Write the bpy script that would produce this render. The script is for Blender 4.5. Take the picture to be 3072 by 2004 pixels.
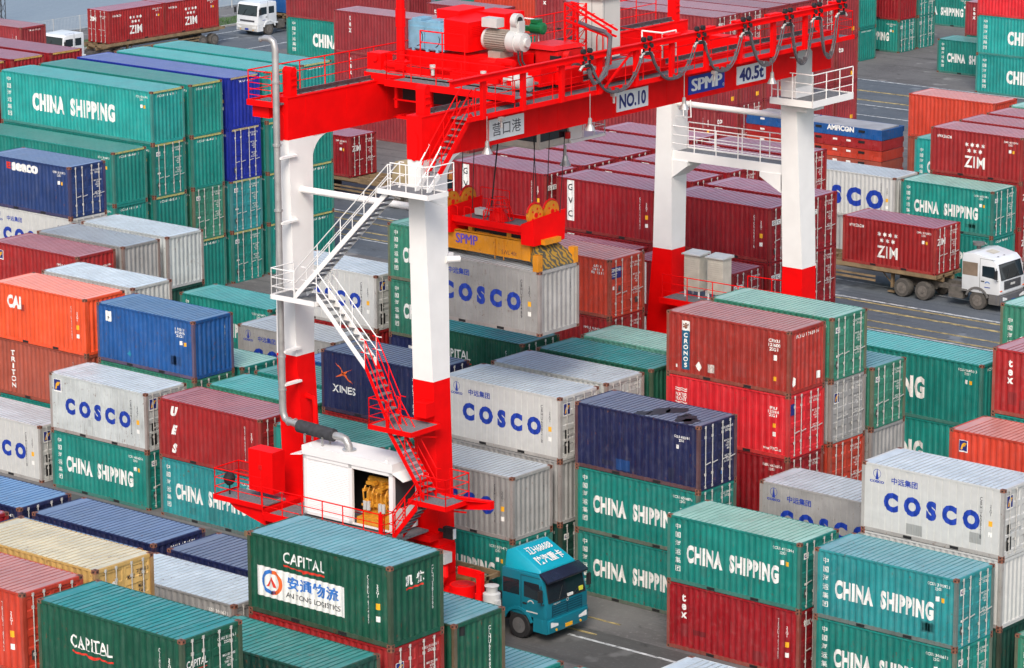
import bpy, bmesh, math, random
from mathutils import Vector, Matrix
R = math.radians
random.seed(7)
SC = bpy.context.scene
for _o in list(bpy.data.objects):
    bpy.data.objects.remove(_o)
COL = SC.collection

# ------------------------------------------------------------- camera
cam_d = bpy.data.cameras.new('camera'); cam = bpy.data.objects.new('camera', cam_d); COL.objects.link(cam)
YAW, PIT, ROL = R(130.1414), R(13.6147), R(-0.2632)
_f = Vector((math.cos(PIT)*math.cos(YAW), math.cos(PIT)*math.sin(YAW), -math.sin(PIT)))
_r = Vector((math.sin(YAW), -math.cos(YAW), 0)); _u = _r.cross(_f)
_r2 = _r*math.cos(ROL)+_u*math.sin(ROL); _u2 = -_r*math.sin(ROL)+_u*math.cos(ROL)
cam.matrix_world = Matrix(((_r2.x,_u2.x,-_f.x,0),(_r2.y,_u2.y,-_f.y,0),(_r2.z,_u2.z,-_f.z,40.987),(0,0,0,1)))
cam_d.sensor_width = 36; cam_d.lens = 10003.3/3072*36; cam_d.clip_start = 1; cam_d.clip_end = 3000
SC.camera = cam
# ------------------------------------------------------------- world, sun
SUN_EL, SUN_AZ = R(42), R(-56)      # azimuth of the sun measured from +x
world = bpy.data.worlds.new('World'); SC.world = world; world.use_nodes = True
wn = world.node_tree.nodes; bg = wn['Background']
sky = wn.new('ShaderNodeTexSky'); sky.sky_type = 'NISHITA'; sky.sun_disc = False
sky.sun_elevation = SUN_EL; sky.sun_rotation = R(90)-SUN_AZ; sky.air_density = 1.0; sky.dust_density = 3.0; sky.ozone_density = 1.0
world.node_tree.links.new(sky.outputs[0], bg.inputs[0]); bg.inputs[1].default_value = 0.15
sun_d = bpy.data.lights.new('sun', 'SUN'); sun_d.energy = 1.5; sun_d.angle = R(22); sun_d.color = (1, .94, .86)
sun = bpy.data.objects.new('sun', sun_d); COL.objects.link(sun)
_sd = Vector((math.cos(SUN_EL)*math.cos(SUN_AZ), math.cos(SUN_EL)*math.sin(SUN_AZ), math.sin(SUN_EL)))
sun.rotation_euler = _sd.to_track_quat('Z', 'Y').to_euler()
SC.view_settings.view_transform = 'Standard'; SC.view_settings.look = 'None'; SC.view_settings.exposure = 0.6; SC.view_settings.gamma = 1

# ------------------------------------------------------------- materials
MATS = {}
def nodes(name):
    m = bpy.data.materials.new(name); m.use_nodes = True; nt = m.node_tree
    b = nt.nodes['Principled BSDF']; return m, nt, b
def simple(name, col, rough=.5, metal=0, noise=.12, scale=3.0, spec=.5):
    if name in MATS: return MATS[name]
    m, nt, b = nodes(name)
    b.inputs['Roughness'].default_value = rough; b.inputs['Metallic'].default_value = metal
    b.inputs['Specular IOR Level'].default_value = spec
    tc = nt.nodes.new('ShaderNodeTexCoord'); n = nt.nodes.new('ShaderNodeTexNoise'); n.inputs['Scale'].default_value = scale; n.inputs['Detail'].default_value = 6
    nt.links.new(tc.outputs['Object'], n.inputs['Vector'])
    r = nt.nodes.new('ShaderNodeValToRGB'); r.color_ramp.elements[0].position = .3; r.color_ramp.elements[1].position = .7
    r.color_ramp.elements[0].color = tuple(c*(1-noise) for c in col)+(1,); r.color_ramp.elements[1].color = tuple(min(1, c*(1+noise)) for c in col)+(1,)
    nt.links.new(n.outputs['Fac'], r.inputs['Fac']); nt.links.new(r.outputs['Color'], b.inputs['Base Color'])
    MATS[name] = m; return m
def paint(name, col, rust=.35, dust=.12, rough=.5, kind='wall', streak_col=None):
    """worn container paint: faded blotches, vertical run marks, rust freckles"""
    if name in MATS: return MATS[name]
    m, nt, b = nodes(name); N = nt.nodes.new; Lk = nt.links.new
    tc = N('ShaderNodeTexCoord'); oi = N('ShaderNodeObjectInfo')
    mul = N('ShaderNodeVectorMath'); mul.operation = 'MULTIPLY_ADD'
    sc = N('ShaderNodeCombineXYZ'); 
    rm = N('ShaderNodeMath'); rm.operation = 'MULTIPLY'; rm.inputs[1].default_value = 61.0; Lk(oi.outputs['Random'], rm.inputs[0])
    for i in range(3): Lk(rm.outputs[0], sc.inputs[i])
    add = N('ShaderNodeVectorMath'); add.operation = 'ADD'; Lk(tc.outputs['Object'], add.inputs[0]); Lk(sc.outputs[0], add.inputs[1])
    def noise(scale, stretch, detail=5, rough_=.6):
        mp = N('ShaderNodeMapping'); mp.inputs['Scale'].default_value = stretch; Lk(add.outputs[0], mp.inputs['Vector'])
        n = N('ShaderNodeTexNoise'); n.inputs['Scale'].default_value = scale; n.inputs['Detail'].default_value = detail; n.inputs['Roughness'].default_value = rough_
        Lk(mp.outputs[0], n.inputs['Vector']); return n.outputs['Fac']
    def rng(v, a, c, lo=0., hi=1.):
        q = N('ShaderNodeMapRange'); q.inputs['From Min'].default_value = a; q.inputs['From Max'].default_value = c
        q.inputs['To Min'].default_value = lo; q.inputs['To Max'].default_value = hi; Lk(v, q.inputs['Value']); return q.outputs[0]
    def mix(f, a, c):
        q = N('ShaderNodeMix'); q.data_type = 'RGBA'; Lk(f, q.inputs[0])
        for s, v in ((6, a), (7, c)):
            if isinstance(v, tuple): q.inputs[s].default_value = v+(1,)
            else: Lk(v, q.inputs[s])
        return q.outputs[2]
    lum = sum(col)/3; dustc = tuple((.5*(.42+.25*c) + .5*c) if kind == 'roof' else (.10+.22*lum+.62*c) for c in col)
    if kind == 'roof': blot = noise(1.1, (1, 1, 1)); stre = noise(1.6, (5, .55, 1), 6, .7)
    else: blot = noise(.9, (1, 1, 1)); stre = noise(1.7, (5, 5, .35), 6, .7)
    base = mix(rng(blot, .32, .72), tuple(c*.80 for c in col), tuple(min(1, c*1.16) for c in col))
    base = mix(rng(noise(4.5, (1, 1, .8), 7, .75), .50, .74, 0, .06+rust*.40), base, dustc)
    base = mix(rng(stre, .45, .8, 0, dust*2.2), base, dustc)
    dark = streak_col or ((.5*col[0]*.4+.06, .5*col[1]*.4+.022, .5*col[2]*.4+.012) if rust > .5 else tuple(c*.42+.012 for c in col))
    base = mix(rng(noise(2.3, (7, 7, .3) if kind != 'roof' else (6, .8, 1), 5, .75), .55, .82, 0, rust*1.1), base, dark)
    spots = noise(5.5 if kind == 'roof' else 7.5, (1, 1, .6), 8, .75)
    big = noise(.8, (1, 1, 1), 3)
    mm = N('ShaderNodeMath'); mm.operation = 'MULTIPLY'; Lk(rng(spots, .585, .64), mm.inputs[0]); Lk(rng(big, .40, .62, 0, min(1, rust*1.9)), mm.inputs[1])
    base = mix(mm.outputs[0], base, (.13, .05, .028))
    br = N('ShaderNodeMapRange'); br.inputs['To Min'].default_value = .86; br.inputs['To Max'].default_value = 1.12; Lk(oi.outputs['Random'], br.inputs['Value'])
    vm = N('ShaderNodeVectorMath'); vm.operation = 'SCALE'; Lk(base, vm.inputs[0]); Lk(br.outputs[0], vm.inputs['Scale'])
    Lk(vm.outputs[0], b.inputs['Base Color'])
    bp = N('ShaderNodeBump'); bp.inputs['Strength'].default_value = .55; bp.inputs['Distance'].default_value = .05
    Lk(noise(1.5, (1, 1, 1.3), 2, .4), bp.inputs['Height']); Lk(bp.outputs[0], b.inputs['Normal'])
    Lk(rng(blot, .3, .7, rough-.08, rough+.12), b.inputs['Roughness']); b.inputs['Specular IOR Level'].default_value = .35
    MATS[name] = m; return m

PAL = {  # container paints, linear base colours
 'teal': (.005,.20,.165), 'bright_teal': (.01,.27,.245), 'cyan': (.018,.235,.245), 'sea_green': (.03,.20,.13), 'mint': (.12,.36,.28),
 'dark_green': (.004,.075,.042), 'rust_red': (.33,.024,.016), 'claret': (.255,.003,.008), 'red_brown': (.30,.011,.012), 'tex_red': (.25,.020,.026), 'rust_orange': (.50,.042,.018),
 'orange': (.80,.085,.022), 'scarlet': (.56,.012,.02), 'brown': (.30,.060,.034), 'grey': (.30,.295,.285), 'light_grey': (.42,.43,.41),
 'white': (.50,.53,.52), 'navy': (.007,.012,.062), 'blue': (.006,.075,.26), 'royal_blue': (.006,.022,.30), 'steel_blue': (.012,.036,.135), 'yellow': (.58,.36,.11), 'black_green': (.006,.055,.04)}
ROOF = {'rust_red': (.40,.20,.20), 'teal': (.09,.30,.27), 'bright_teal': (.10,.39,.38), 'cyan': (.13,.30,.34), 'sea_green': (.14,.31,.25), 'mint': (.30,.52,.45), 'dark_green': (.015,.22,.22),  # roof tones: chalky dust, plus sky brightening put into the colour
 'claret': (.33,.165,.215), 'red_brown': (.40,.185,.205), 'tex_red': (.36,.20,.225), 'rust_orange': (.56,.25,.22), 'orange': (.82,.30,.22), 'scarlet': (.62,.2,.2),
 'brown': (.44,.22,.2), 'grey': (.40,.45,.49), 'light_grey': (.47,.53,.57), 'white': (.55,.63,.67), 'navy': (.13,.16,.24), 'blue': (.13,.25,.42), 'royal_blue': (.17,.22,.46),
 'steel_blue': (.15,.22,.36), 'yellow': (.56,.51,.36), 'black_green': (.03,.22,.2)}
def wallm(c, rusty=.35): return paint(c+'_paint'+('_worn' if rusty > .5 else ''), PAL[c], rusty)
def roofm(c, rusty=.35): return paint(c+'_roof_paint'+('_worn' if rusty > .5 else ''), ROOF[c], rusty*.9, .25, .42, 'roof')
def worn(m, lo=.56, hi=.66, sc=(9, 9, 3), amount=1.0):
    nt = m.node_tree; b = nt.nodes['Principled BSDF']; out = [n for n in nt.nodes if n.type == 'OUTPUT_MATERIAL'][0]
    tc = nt.nodes.new('ShaderNodeTexCoord'); mp = nt.nodes.new('ShaderNodeMapping'); mp.inputs['Scale'].default_value = sc
    oi = nt.nodes.new('ShaderNodeObjectInfo'); ad = nt.nodes.new('ShaderNodeVectorMath'); ad.operation = 'MULTIPLY_ADD'; cm = nt.nodes.new('ShaderNodeCombineXYZ')
    nt.links.new(oi.outputs['Random'], cm.inputs[0]); ad.inputs[1].default_value = (37, 11, 23); nt.links.new(cm.outputs[0], ad.inputs[0]); nt.links.new(tc.outputs['Object'], ad.inputs[2])
    n = nt.nodes.new('ShaderNodeTexNoise'); n.inputs['Scale'].default_value = 1; n.inputs['Detail'].default_value = 8; n.inputs['Roughness'].default_value = .7
    r = nt.nodes.new('ShaderNodeMapRange'); r.inputs['From Min'].default_value = lo; r.inputs['From Max'].default_value = hi; r.inputs['To Max'].default_value = amount; tr = nt.nodes.new('ShaderNodeBsdfTransparent'); mx = nt.nodes.new('ShaderNodeMixShader')
    nt.links.new(ad.outputs[0], mp.inputs['Vector']); nt.links.new(mp.outputs[0], n.inputs['Vector']); nt.links.new(n.outputs['Fac'], r.inputs['Value']); nt.links.new(r.outputs[0], mx.inputs[0])
    nt.links.new(b.outputs[0], mx.inputs[1]); nt.links.new(tr.outputs[0], mx.inputs[2]); nt.links.new(mx.outputs[0], out.inputs['Surface']); return m
M_RUST = simple('rusty_casting', (.20,.075,.045), .8, 0, .45, 9)
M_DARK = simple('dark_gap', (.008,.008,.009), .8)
M_GALV = simple('galvanised_bar', (.50,.49,.46), .5, .2, .15, 8)
M_WLET = worn(simple('white_lettering', (.74,.73,.69), .6, 0, .10, 14), .62, .68, (7, 7, 2.2), .75)
M_BLET = worn(simple('blue_lettering', (.006,.035,.30), .5, 0, .2, 10), .66, .70, (7, 7, 2.2), .7)
M_SIGNW = simple('sign_white', (.80,.80,.79), .5, 0, .03)
M_KLET = simple('black_lettering', (.02,.02,.03), .5)
M_RLET = simple('red_lettering', (.60,.03,.015), .5)
M_OLET = simple('orange_lettering', (.75,.12,.02), .5)
M_YEL = simple('yellow_plate', (.72,.36,.015), .5)
M_LBL = simple('light_blue_lettering', (.03,.16,.50), .5)
M_NAVYP = simple('navy_panel', (.010,.018,.16), .5)
M_CRED = simple('crane_red_paint', (.80,.0015,.002), .55, 0, .09, 1.3, .12)
M_CDRED = simple('crane_dull_red_paint', (.60,.006,.006), .5, 0, .10, 2.0, .3)
M_CWHT = simple('crane_white_paint', (.80,.78,.755), .55, 0, .035, 1.2, .3)
M_GRATE = simple('deck_grating', (.16,.165,.17), .8, 0, .3, 12)
M_STEEL = simple('bare_steel', (.12,.12,.125), .45, .7, .3, 8)
M_SILV = simple('silver_pipe', (.42,.41,.40), .4, .5, .15, 3)
M_BLK = simple('black_rubber', (.012,.012,.013), .75, 0, .3, 9)
M_CABLE = simple('grey_cable', (.09,.085,.095), .5, 0, .3, 20)
M_GLASS = simple('dark_glass', (.012,.022,.028), .08, 0, .1, 1, .8)
M_ENG = simple('engine_yellow', (.60,.26,.02), .5, 0, .25, 6)
M_SPR = paint('spreader_yellow', (.66,.25,.006), .75, .06, .55)
M_GBOX = simple('gearbox_blue', (.17,.35,.47), .5, 0, .16, 3)
M_MOTOR = simple('motor_grey', (.30,.25,.21), .5, 0, .1, 4)
M_LGREY = simple('light_grey_paint', (.50,.50,.48), .45, 0, .06, 3)
M_GREENM = simple('green_motor', (.004,.13,.04), .4)
M_LENS = simple('lamp_glass', (.75,.76,.75), .15)

# ------------------------------------------------------------- mesh helpers
class MB:
    def __init__(s): s.v = []; s.f = []; s.m = []
    def add(s, vs, fs, mi=0):
        o = len(s.v); s.v += [tuple(v) for v in vs]; s.f += [tuple(i+o for i in f) for f in fs]; s.m += [mi]*len(fs); return s
    def box(s, x0, y0, z0, x1, y1, z1, mi=0):
        return s.hexa([(x0,y0,z0),(x1,y0,z0),(x1,y1,z0),(x0,y1,z0),(x0,y0,z1),(x1,y0,z1),(x1,y1,z1),(x0,y1,z1)], mi)
    def hexa(s, p, mi=0):
        return s.add(p, [(0,3,2,1),(4,5,6,7),(0,1,5,4),(1,2,6,5),(2,3,7,6),(3,0,4,7)], mi)
    def bar(s, a, b, w=.05, h=None, mi=0, up=(0,0,1)):
        a = Vector(a); b = Vector(b); h = h or w; d = b-a
        if d.length < 1e-6: return s
        d.normalize(); upv = Vector(up)
        if abs(d.dot(upv)) > .98: upv = Vector((1,0,0))
        sx = d.cross(upv).normalized()*w/2; sy = sx.cross(d).normalized()*h/2
        return s.hexa([a-sx-sy, a+sx-sy, b+sx-sy, b-sx-sy, a-sx+sy, a+sx+sy, b+sx+sy, b-sx+sy], mi)
    def tube(s, pts, r=.03, n=8, mi=0, cap=True):
        pts = [Vector(p) for p in pts]; rings = []; rr = r if isinstance(r, (list, tuple)) else [r]*len(pts)
        nrm = None
        for i, p in enumerate(pts):
            t = (pts[min(i+1, len(pts)-1)]-pts[max(i-1, 0)]).normalized()
            if nrm is None:
                nrm = t.orthogonal().normalized()
            else:
                nrm = (nrm - t*nrm.dot(t)); nrm = nrm.normalized() if nrm.length > 1e-5 else t.orthogonal().normalized()
            bn = t.cross(nrm)
            rings.append([p+(nrm*math.cos(2*math.pi*k/n)+bn*math.sin(2*math.pi*k/n))*rr[i] for k in range(n)])
        vs = [v for q in rings for v in q]; fs = []
        for i in range(len(pts)-1):
            for k in range(n):
                a = i*n+k; b = i*n+(k+1) % n; fs.append((a, b, b+n, a+n))
        if cap: fs.append(tuple(range(n))[::-1]); fs.append(tuple((len(pts)-1)*n+k for k in range(n)))
        return s.add(vs, fs, mi)
    def cyl(s, a, b, r, n=20, mi=0, r2=None): return s.tube([a, b], [r, r if r2 is None else r2], n, mi)
    def prism(s, poly, axis, a, b, mi=0):
        """poly of 2-D points extruded along axis from a to b"""
        def P(q, t): return {'x': (t, q[0], q[1]), 'y': (q[0], t, q[1]), 'z': (q[0], q[1], t)}[axis]
        n = len(poly); vs = [P(q, a) for q in poly]+[P(q, b) for q in poly]
        return s.add(vs, [tuple(range(n)), tuple(range(2*n-1, n-1, -1))]+[(i, (i+1) % n+0, (i+1) % n+n, i+n) for i in range(n)], mi)
    def quad(s, a, b, c, d, mi=0): return s.add([a, b, c, d], [(0,1,2,3)], mi)
    def mesh(s, name, mats, fix=True, smooth=False, bevel=0):
        me = bpy.data.meshes.new(name); me.from_pydata(s.v, [], s.f)
        for m in (mats if isinstance(mats, (list, tuple)) else [mats]): me.materials.append(m)
        me.polygons.foreach_set('material_index', s.m)
        if fix or bevel:
            bm = bmesh.new(); bm.from_mesh(me); bmesh.ops.recalc_face_normals(bm, faces=bm.faces)
            if bevel: bmesh.ops.bevel(bm, geom=bm.edges[:]+bm.verts[:], offset=bevel, segments=2, affect='EDGES', profile=.6)
            bm.to_mesh(me); bm.free()
        if smooth:
            me.polygons.foreach_set('use_smooth', [True]*len(me.polygons))
            try: me.set_sharp_from_angle(angle=R(40))
            except Exception: pass
        me.update(); return me
    def obj(s, name, mats, parent=None, **k):
        return link(name, s.mesh(name, mats, **k), parent)
def link(name, me, parent=None, loc=None):
    o = bpy.data.objects.new(name, me); COL.objects.link(o)
    if parent: o.parent = parent
    if loc is not None: o.location = loc
    return o
def thing(name, label, cat, loc=(0,0,0), rz=0, group=None):
    o = link(name, None); o.location = loc; o.rotation_euler = (0,0,rz); o.empty_display_size = .3
    o['label'] = label; o['category'] = cat
    if group: o['group'] = group
    return o
def tag(o, label, cat, group=None):
    o['label'] = label; o['category'] = cat
    if group: o['group'] = group
    return o
def struct(o): o['kind'] = 'structure'; return o

_tc = bpy.data.curves.new('text_tool', 'FONT'); _to = bpy.data.objects.new('text_tool', _tc); COL.objects.link(_to)
def text_bm(body, w, h, bold=.02, rot=0, gap=1.0, line=1.0, shear=0, double=0):
    """filled letters as a bmesh in (x, y), centred, scaled to w x h (w or h may be None)"""
    _tc.body = body; _tc.offset = 0; _tc.space_character = gap; _tc.space_line = line; _tc.resolution_u = 3; _tc.align_x = 'CENTER'; _tc.size = 1; _tc.offset = bold; _tc.shear = shear
    bpy.context.view_layer.update(); dg = bpy.context.evaluated_depsgraph_get()
    me = bpy.data.meshes.new_from_object(_to.evaluated_get(dg)); bm = bmesh.new(); bm.from_mesh(me); bpy.data.meshes.remove(me)
    if rot: bmesh.ops.rotate(bm, verts=bm.verts, cent=(0,0,0), matrix=Matrix.Rotation(R(rot), 3, 'Z'))
    if double:
        base = bm.verts[:]+bm.edges[:]+bm.faces[:]
        for i, dx in enumerate((-double, double)):
            g = bmesh.ops.duplicate(bm, geom=base)['geom']; bmesh.ops.translate(bm, verts=[v for v in g if isinstance(v, bmesh.types.BMVert)], vec=(dx, 0, 0))
    xs = [v.co.x for v in bm.verts]; ys = [v.co.y for v in bm.verts]
    if not xs: return bm
    cx, cy = (min(xs)+max(xs))/2, (min(ys)+max(ys))/2; W0, H0 = max(xs)-min(xs), max(ys)-min(ys)
    sx = w/W0 if w else None; sy = h/H0 if h else None
    sx = sx or sy; sy = sy or sx
    nv = len(bm.verts)
    for i, v in enumerate(bm.verts): v.co = Vector(((v.co.x-cx)*sx, (v.co.y-cy)*sy, .0012*(i*3//nv) if double else 0))
    return bm
def flat_text(name, body, w, h, mat, parent, M, **k):
    """letters laid on a plane given by a 4x4 matrix (local x = right, local y = up)"""
    bm = text_bm(body, w, h, **k); me = bpy.data.meshes.new(name); bm.to_mesh(me); bm.free(); me.transform(M); me.materials.append(mat)
    return link(name, me, parent)
def plane_M(o, right, up):
    o = Vector(o); r = Vector(right).normalized(); u = Vector(up).normalized(); n = r.cross(u)
    return Matrix(((r.x,u.x,n.x,o.x),(r.y,u.y,n.y,o.y),(r.z,u.z,n.z,o.z),(0,0,0,1)))
# ------------------------------------------------------------- containers
W = 2.438
PROF = {'std': [(0,0),(.07,0),(.139,.036),(.208,.036),(.2775,0)], 'wide': [(0,0),(.11,0),(.16,.04),(.27,.04),(.32,0)], 'fine': [(0,0),(.255,0),(.268,.018),(.288,.018),(.302,0)]}
X0 = .17
def prof(style, s):
    p = PROF[style]; P = p[-1][0]; s = (s-X0) % P
    for (a, da), (b, db) in zip(p, p[1:]):
        if s <= b: return da+(db-da)*(s-a)/(b-a) if b > a else da
    return 0
def breaks(style, a, b):
    p = PROF[style]; P = p[-1][0]; out = []; k = math.floor((a-X0)/P)
    while X0+k*P <= b:
        for q, _ in p[:-1]:
            s = X0+k*P+q
            if a < s < b: out.append(s)
        k += 1
    return out
MC = {}
def cached(key, fn):
    if key not in MC: MC[key] = fn()
    return MC[key]
YW = .018          # outer plane of the wall panels behind the frame face
def m_wall(L, H, style, mat, a0=.12):
    def f():
        xs = [a0]+[x for x in breaks(style, X0, L-X0)]+[L-a0]; b = MB(); vs = []
        for x in xs:
            d = prof(style, x) if X0 < x < L-X0 else 0
            vs += [(x, YW+d, .13), (x, YW+d, H-.05)]
        b.add(vs, [(2*i, 2*i+2, 2*i+3, 2*i+1) for i in range(len(xs)-1)])
        return b.mesh('side_wall', mat, fix=False)
    return cached(('wall', L, H, style, mat.name), f)
def m_end(L, H, mat):
    def f():
        ys = [.12]+breaks('std', X0, W-X0)+[W-.12]; vs = []
        for y in ys:
            d = prof('std', y) if X0 < y < W-X0 else 0
            vs += [(L-.03-d*1.2, y, .14), (L-.03-d*1.2, y, H-.09)]
        b = MB(); b.add(vs, [(2*i, 2*i+2, 2*i+3, 2*i+1) for i in range(len(ys)-1)]); return b.mesh('end_wall', mat, fix=False)
    return cached(('end', L, H, mat.name), f)
def m_rearend(H, mat):
    def f():
        b = MB(); b.add([(.03,.12,.14),(.03,W-.12,.14),(.03,W-.12,H-.09),(.03,.12,H-.09)], [(0,3,2,1)]); return b.mesh('end_wall', mat, fix=False)
    return cached(('rend', H, mat.name), f)
def m_roof(L, H, mat, groove=None):
    def f():
        P = .232; n = int((L-.56)/P); s0 = (L-n*P)/2; xs = [(.06, 0)]
        for k in range(n):
            for q, d in ((0,0),(.160,0),(.176,-.024),(.216,-.024)): xs.append((s0+k*P+q, d))
        xs += [(s0+n*P, 0), (L-.06, 0)]; vs = []
        for x, d in xs: vs += [(x, .05, H-.012+(d if d else 0)), (x, .16, H-.008+d), (x, W-.16, H-.008+d), (x, W-.05, H-.012+(d if d else 0))]
        b = MB(); fs = []
        for i in range(len(xs)-1):
            for j in range(3): fs.append((4*i+j, 4*i+4+j, 4*i+5+j, 4*i+1+j))
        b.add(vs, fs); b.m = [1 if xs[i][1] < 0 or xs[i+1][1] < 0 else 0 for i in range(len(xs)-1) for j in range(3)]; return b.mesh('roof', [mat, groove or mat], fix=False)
    return cached(('roof', L, H, mat.name), f)
def m_frame(L, H, mat, pm):
    def f():
        b = MB(); e = .0025
        for x0, x1 in ((0+e, .13), (L-.13, L-e)):
            for y0, y1 in ((0+e, .13), (W-.13, W-e)): b.box(x0, y0, .119, x1, y1, H-.119, 1)
        for y0, y1 in ((.004, .062), (W-.062, W-.004)):
            b.box(.178, y0, H-.075, L-.178, y1, H-.012); b.box(.178, y0, .012, L-.178, y1, .15, 1)
        for x0, x1 in ((.004, .09), (L-.09, L-.004)):
            b.box(x0, .162, H-.115, x1, W-.162, H-.006); b.box(x0, .162, .012, x1, W-.162, .145)
        return b.mesh('frame', [mat, pm])
    return cached(('frame', L, H, mat.name), f)
def m_floor(L):
    def f():
        b = MB(); b.box(.1, .07, .05, L-.1, W-.07, .13); return b.mesh('floor', M_DARK)
    return cached(('floor', L), f)
def m_cast(mat):
    def f():
        b = MB(); b.box(0, 0, 0, .178, .162, .118)
        for x0, x1, y, in ((.055, .123, -.0025),): b.box(x0, y, .032, x1, y+.004, .088, 1)
        b.box(.1765, .05, .032, .1805, .112, .088, 1); b.box(.05, .055, .1165, .128, .108, .1205, 1)
        return b.mesh('corner_casting', [mat, M_DARK])
    return cached(('cast', mat.name), f)
def m_pocket():
    def f():
        b = MB(); b.box(0, 0, .02, .36, .006, .125); return b.mesh('fork_pocket', M_DARK)
    return cached('pocket', f)
def m_door(H, mat, side):
    def f():
        y0, y1 = (.14, W/2-.006) if side == 0 else (W/2+.006, W-.14); b = MB(); z0, z1 = .155, H-.125; x = -.045
        zs = [(z0, 0)]; n = 4 if side < 2 else 5; hh = (z1-z0)/n
        for k in range(n):
            a = z0+k*hh; zs += [(a+.10, 0), (a+.13, -.03), (a+hh-.13, -.03), (a+hh-.10, 0)]
        zs.append((z1, 0)); ys = (y0, y0+.06, y0+.1, y1-.1, y1-.06, y1); vs = []
        for z, d in zs:
            for j, y in enumerate(ys): vs.append((x+(d if j in (2, 3) else 0), y, z))
        fs = [(6*i+j, 6*i+j+1, 6*i+7+j, 6*i+6+j) for i in range(len(zs)-1) for j in range(5)]
        b.add(vs, fs); b.quad((x-.001, y0, z0), (x-.001, y0, z1), (x-.05, y0, z1), (x-.05, y0, z0)); b.quad((x-.001, y1, z0), (x-.001, y1, z1), (x-.05, y1, z1), (x-.05, y1, z0))
        return b.mesh('door', mat, fix=False)
    return cached(('door', H, mat.name, side), f)
def m_bar(H):
    def f():
        b = MB(); b.tube([(0,0,.10), (0,0,H-.07)], .019, 6)
        for z in (.12, .62, H-.5, H-.1): b.box(-.03, -.045, z-.05, .005, .045, z+.05)
        b.bar((.02, 0, 1.02), (.02, .30, 1.06), .03, .03)
        return b.mesh('locking_bar', M_GALV)
    return cached(('bar', H), f)

def put_mark(root, name, bm, mat, L, x, z, face='side', style='std', off=.005):
    """press a flat outline onto the corrugated wall: cut at each fold, then follow the sheet"""
    vs = [v.co for v in bm.verts]
    lo = min(v.x for v in vs); hi = max(v.x for v in vs)
    if face == 'side': a, b_ = x+lo, x+hi; cuts = breaks(style, max(a, X0), min(b_, L-X0))
    else: a, b_ = x+lo, x+hi; cuts = breaks('std', max(a, X0), min(b_, W-X0)) if face == 'end' else []
    for c in cuts:
        bmesh.ops.bisect_plane(bm, geom=bm.verts[:]+bm.edges[:]+bm.faces[:], plane_co=(c-x, 0, 0), plane_no=(1,0,0))
    for v in bm.verts:
        X = x+v.co.x; Z = z+v.co.y
        if face == 'side': v.co = Vector((X, YW+(prof(style, X) if X0 < X < L-X0 else 0)-off, Z))
        elif face == 'end': v.co = Vector((L-.03-(prof('std', X)*1.2 if X0 < X < W-X0 else 0)+off, X, Z))
        else: v.co = Vector((L-.045+off+.006, X, Z))
    me = bpy.data.meshes.new(name); bm.to_mesh(me); bm.free(); me.materials.append(mat); return me
def mark(root, name, body, x, z, w, h, mat, L=6.058, face='side', style='std', off=.005, **k):
    key = ('mark', body, round(x, 2), round(z, 2), w, h, mat.name, L, face, style, off, tuple(sorted(k.items())))
    me = cached(key, lambda: put_mark(root, name, text_bm(body, w, h, **k), mat, L, x, z, face, style, off))
    return link(name, me, root)
def rect_bm(w, h, pts=None):
    bm = bmesh.new(); pts = pts or [(-w/2,-h/2),(w/2,-h/2),(w/2,h/2),(-w/2,h/2)]
    bm.faces.new([bm.verts.new((p[0], p[1], 0)) for p in pts]); return bm
def polys_bm(polys):
    bm = bmesh.new()
    for pts in polys: bm.faces.new([bm.verts.new((p[0], p[1], 0)) for p in pts])
    return bm
def panel(root, name, x, z, w, h, mat, L=6.058, face='side', style='std', off=.003, polys=None):
    key = ('panel', name, round(x, 2), round(z, 2), w, h, mat.name, L, face, style, off, str(polys)[:60] if polys else '')
    me = cached(key, lambda: put_mark(root, name, polys_bm(polys) if polys else rect_bm(w, h), mat, L, x, z, face, style, off))
    return link(name, me, root)
def star(cx, cy, r, n=6):
    return [(cx+(r if i % 2 == 0 else r*.5)*math.sin(math.pi*i/n), cy+(r if i % 2 == 0 else r*.5)*math.cos(math.pi*i/n)) for i in range(2*n)]
def ring(cx, cy, r, w, n=20, a0=0, a1=360):
    out = []
    for i in range(n):
        p, q = R(a0+(a1-a0)*i/n), R(a0+(a1-a0)*(i+1)/n)
        out.append([(cx+r*math.cos(p), cy+r*math.sin(p)), (cx+r*math.cos(q), cy+r*math.sin(q)), (cx+(r-w)*math.cos(q), cy+(r-w)*math.sin(q)), (cx+(r-w)*math.cos(p), cy+(r-w)*math.sin(p))])
    return out
SER = [0]
def serial():
    SER[0] += 1; return '%06d' % ((SER[0]*48271+170321) % 899999+100000)
SERPOOL = [serial() for _ in range(8)]
def swoosh(root, x, z, s, L, face, style='std'):
    panel(root, 'logo_panel', x, z, s*1.08, s*1.3, M_WLET, L, face, style, .003)
    panel(root, 'logo_panel', x, z+s*.05, s*.95, s*1.1, M_NAVYP, L, face, style, .006)
    panel(root, 'logo_emblem', x, z+s*.05, 0, 0, M_YEL, L, face, style, .009, polys=[[(-.32*s,-.42*s),(-.16*s,-.42*s),(-.02*s,.02*s),(.38*s,.2*s),(.38*s,.36*s),(-.05*s,.3*s),(-.2*s,.1*s)],[(-.1*s,-.12*s),(.0,-.1*s),(.3*s,.02*s),(.28*s,.12*s),(0,.02*s)]])
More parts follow.
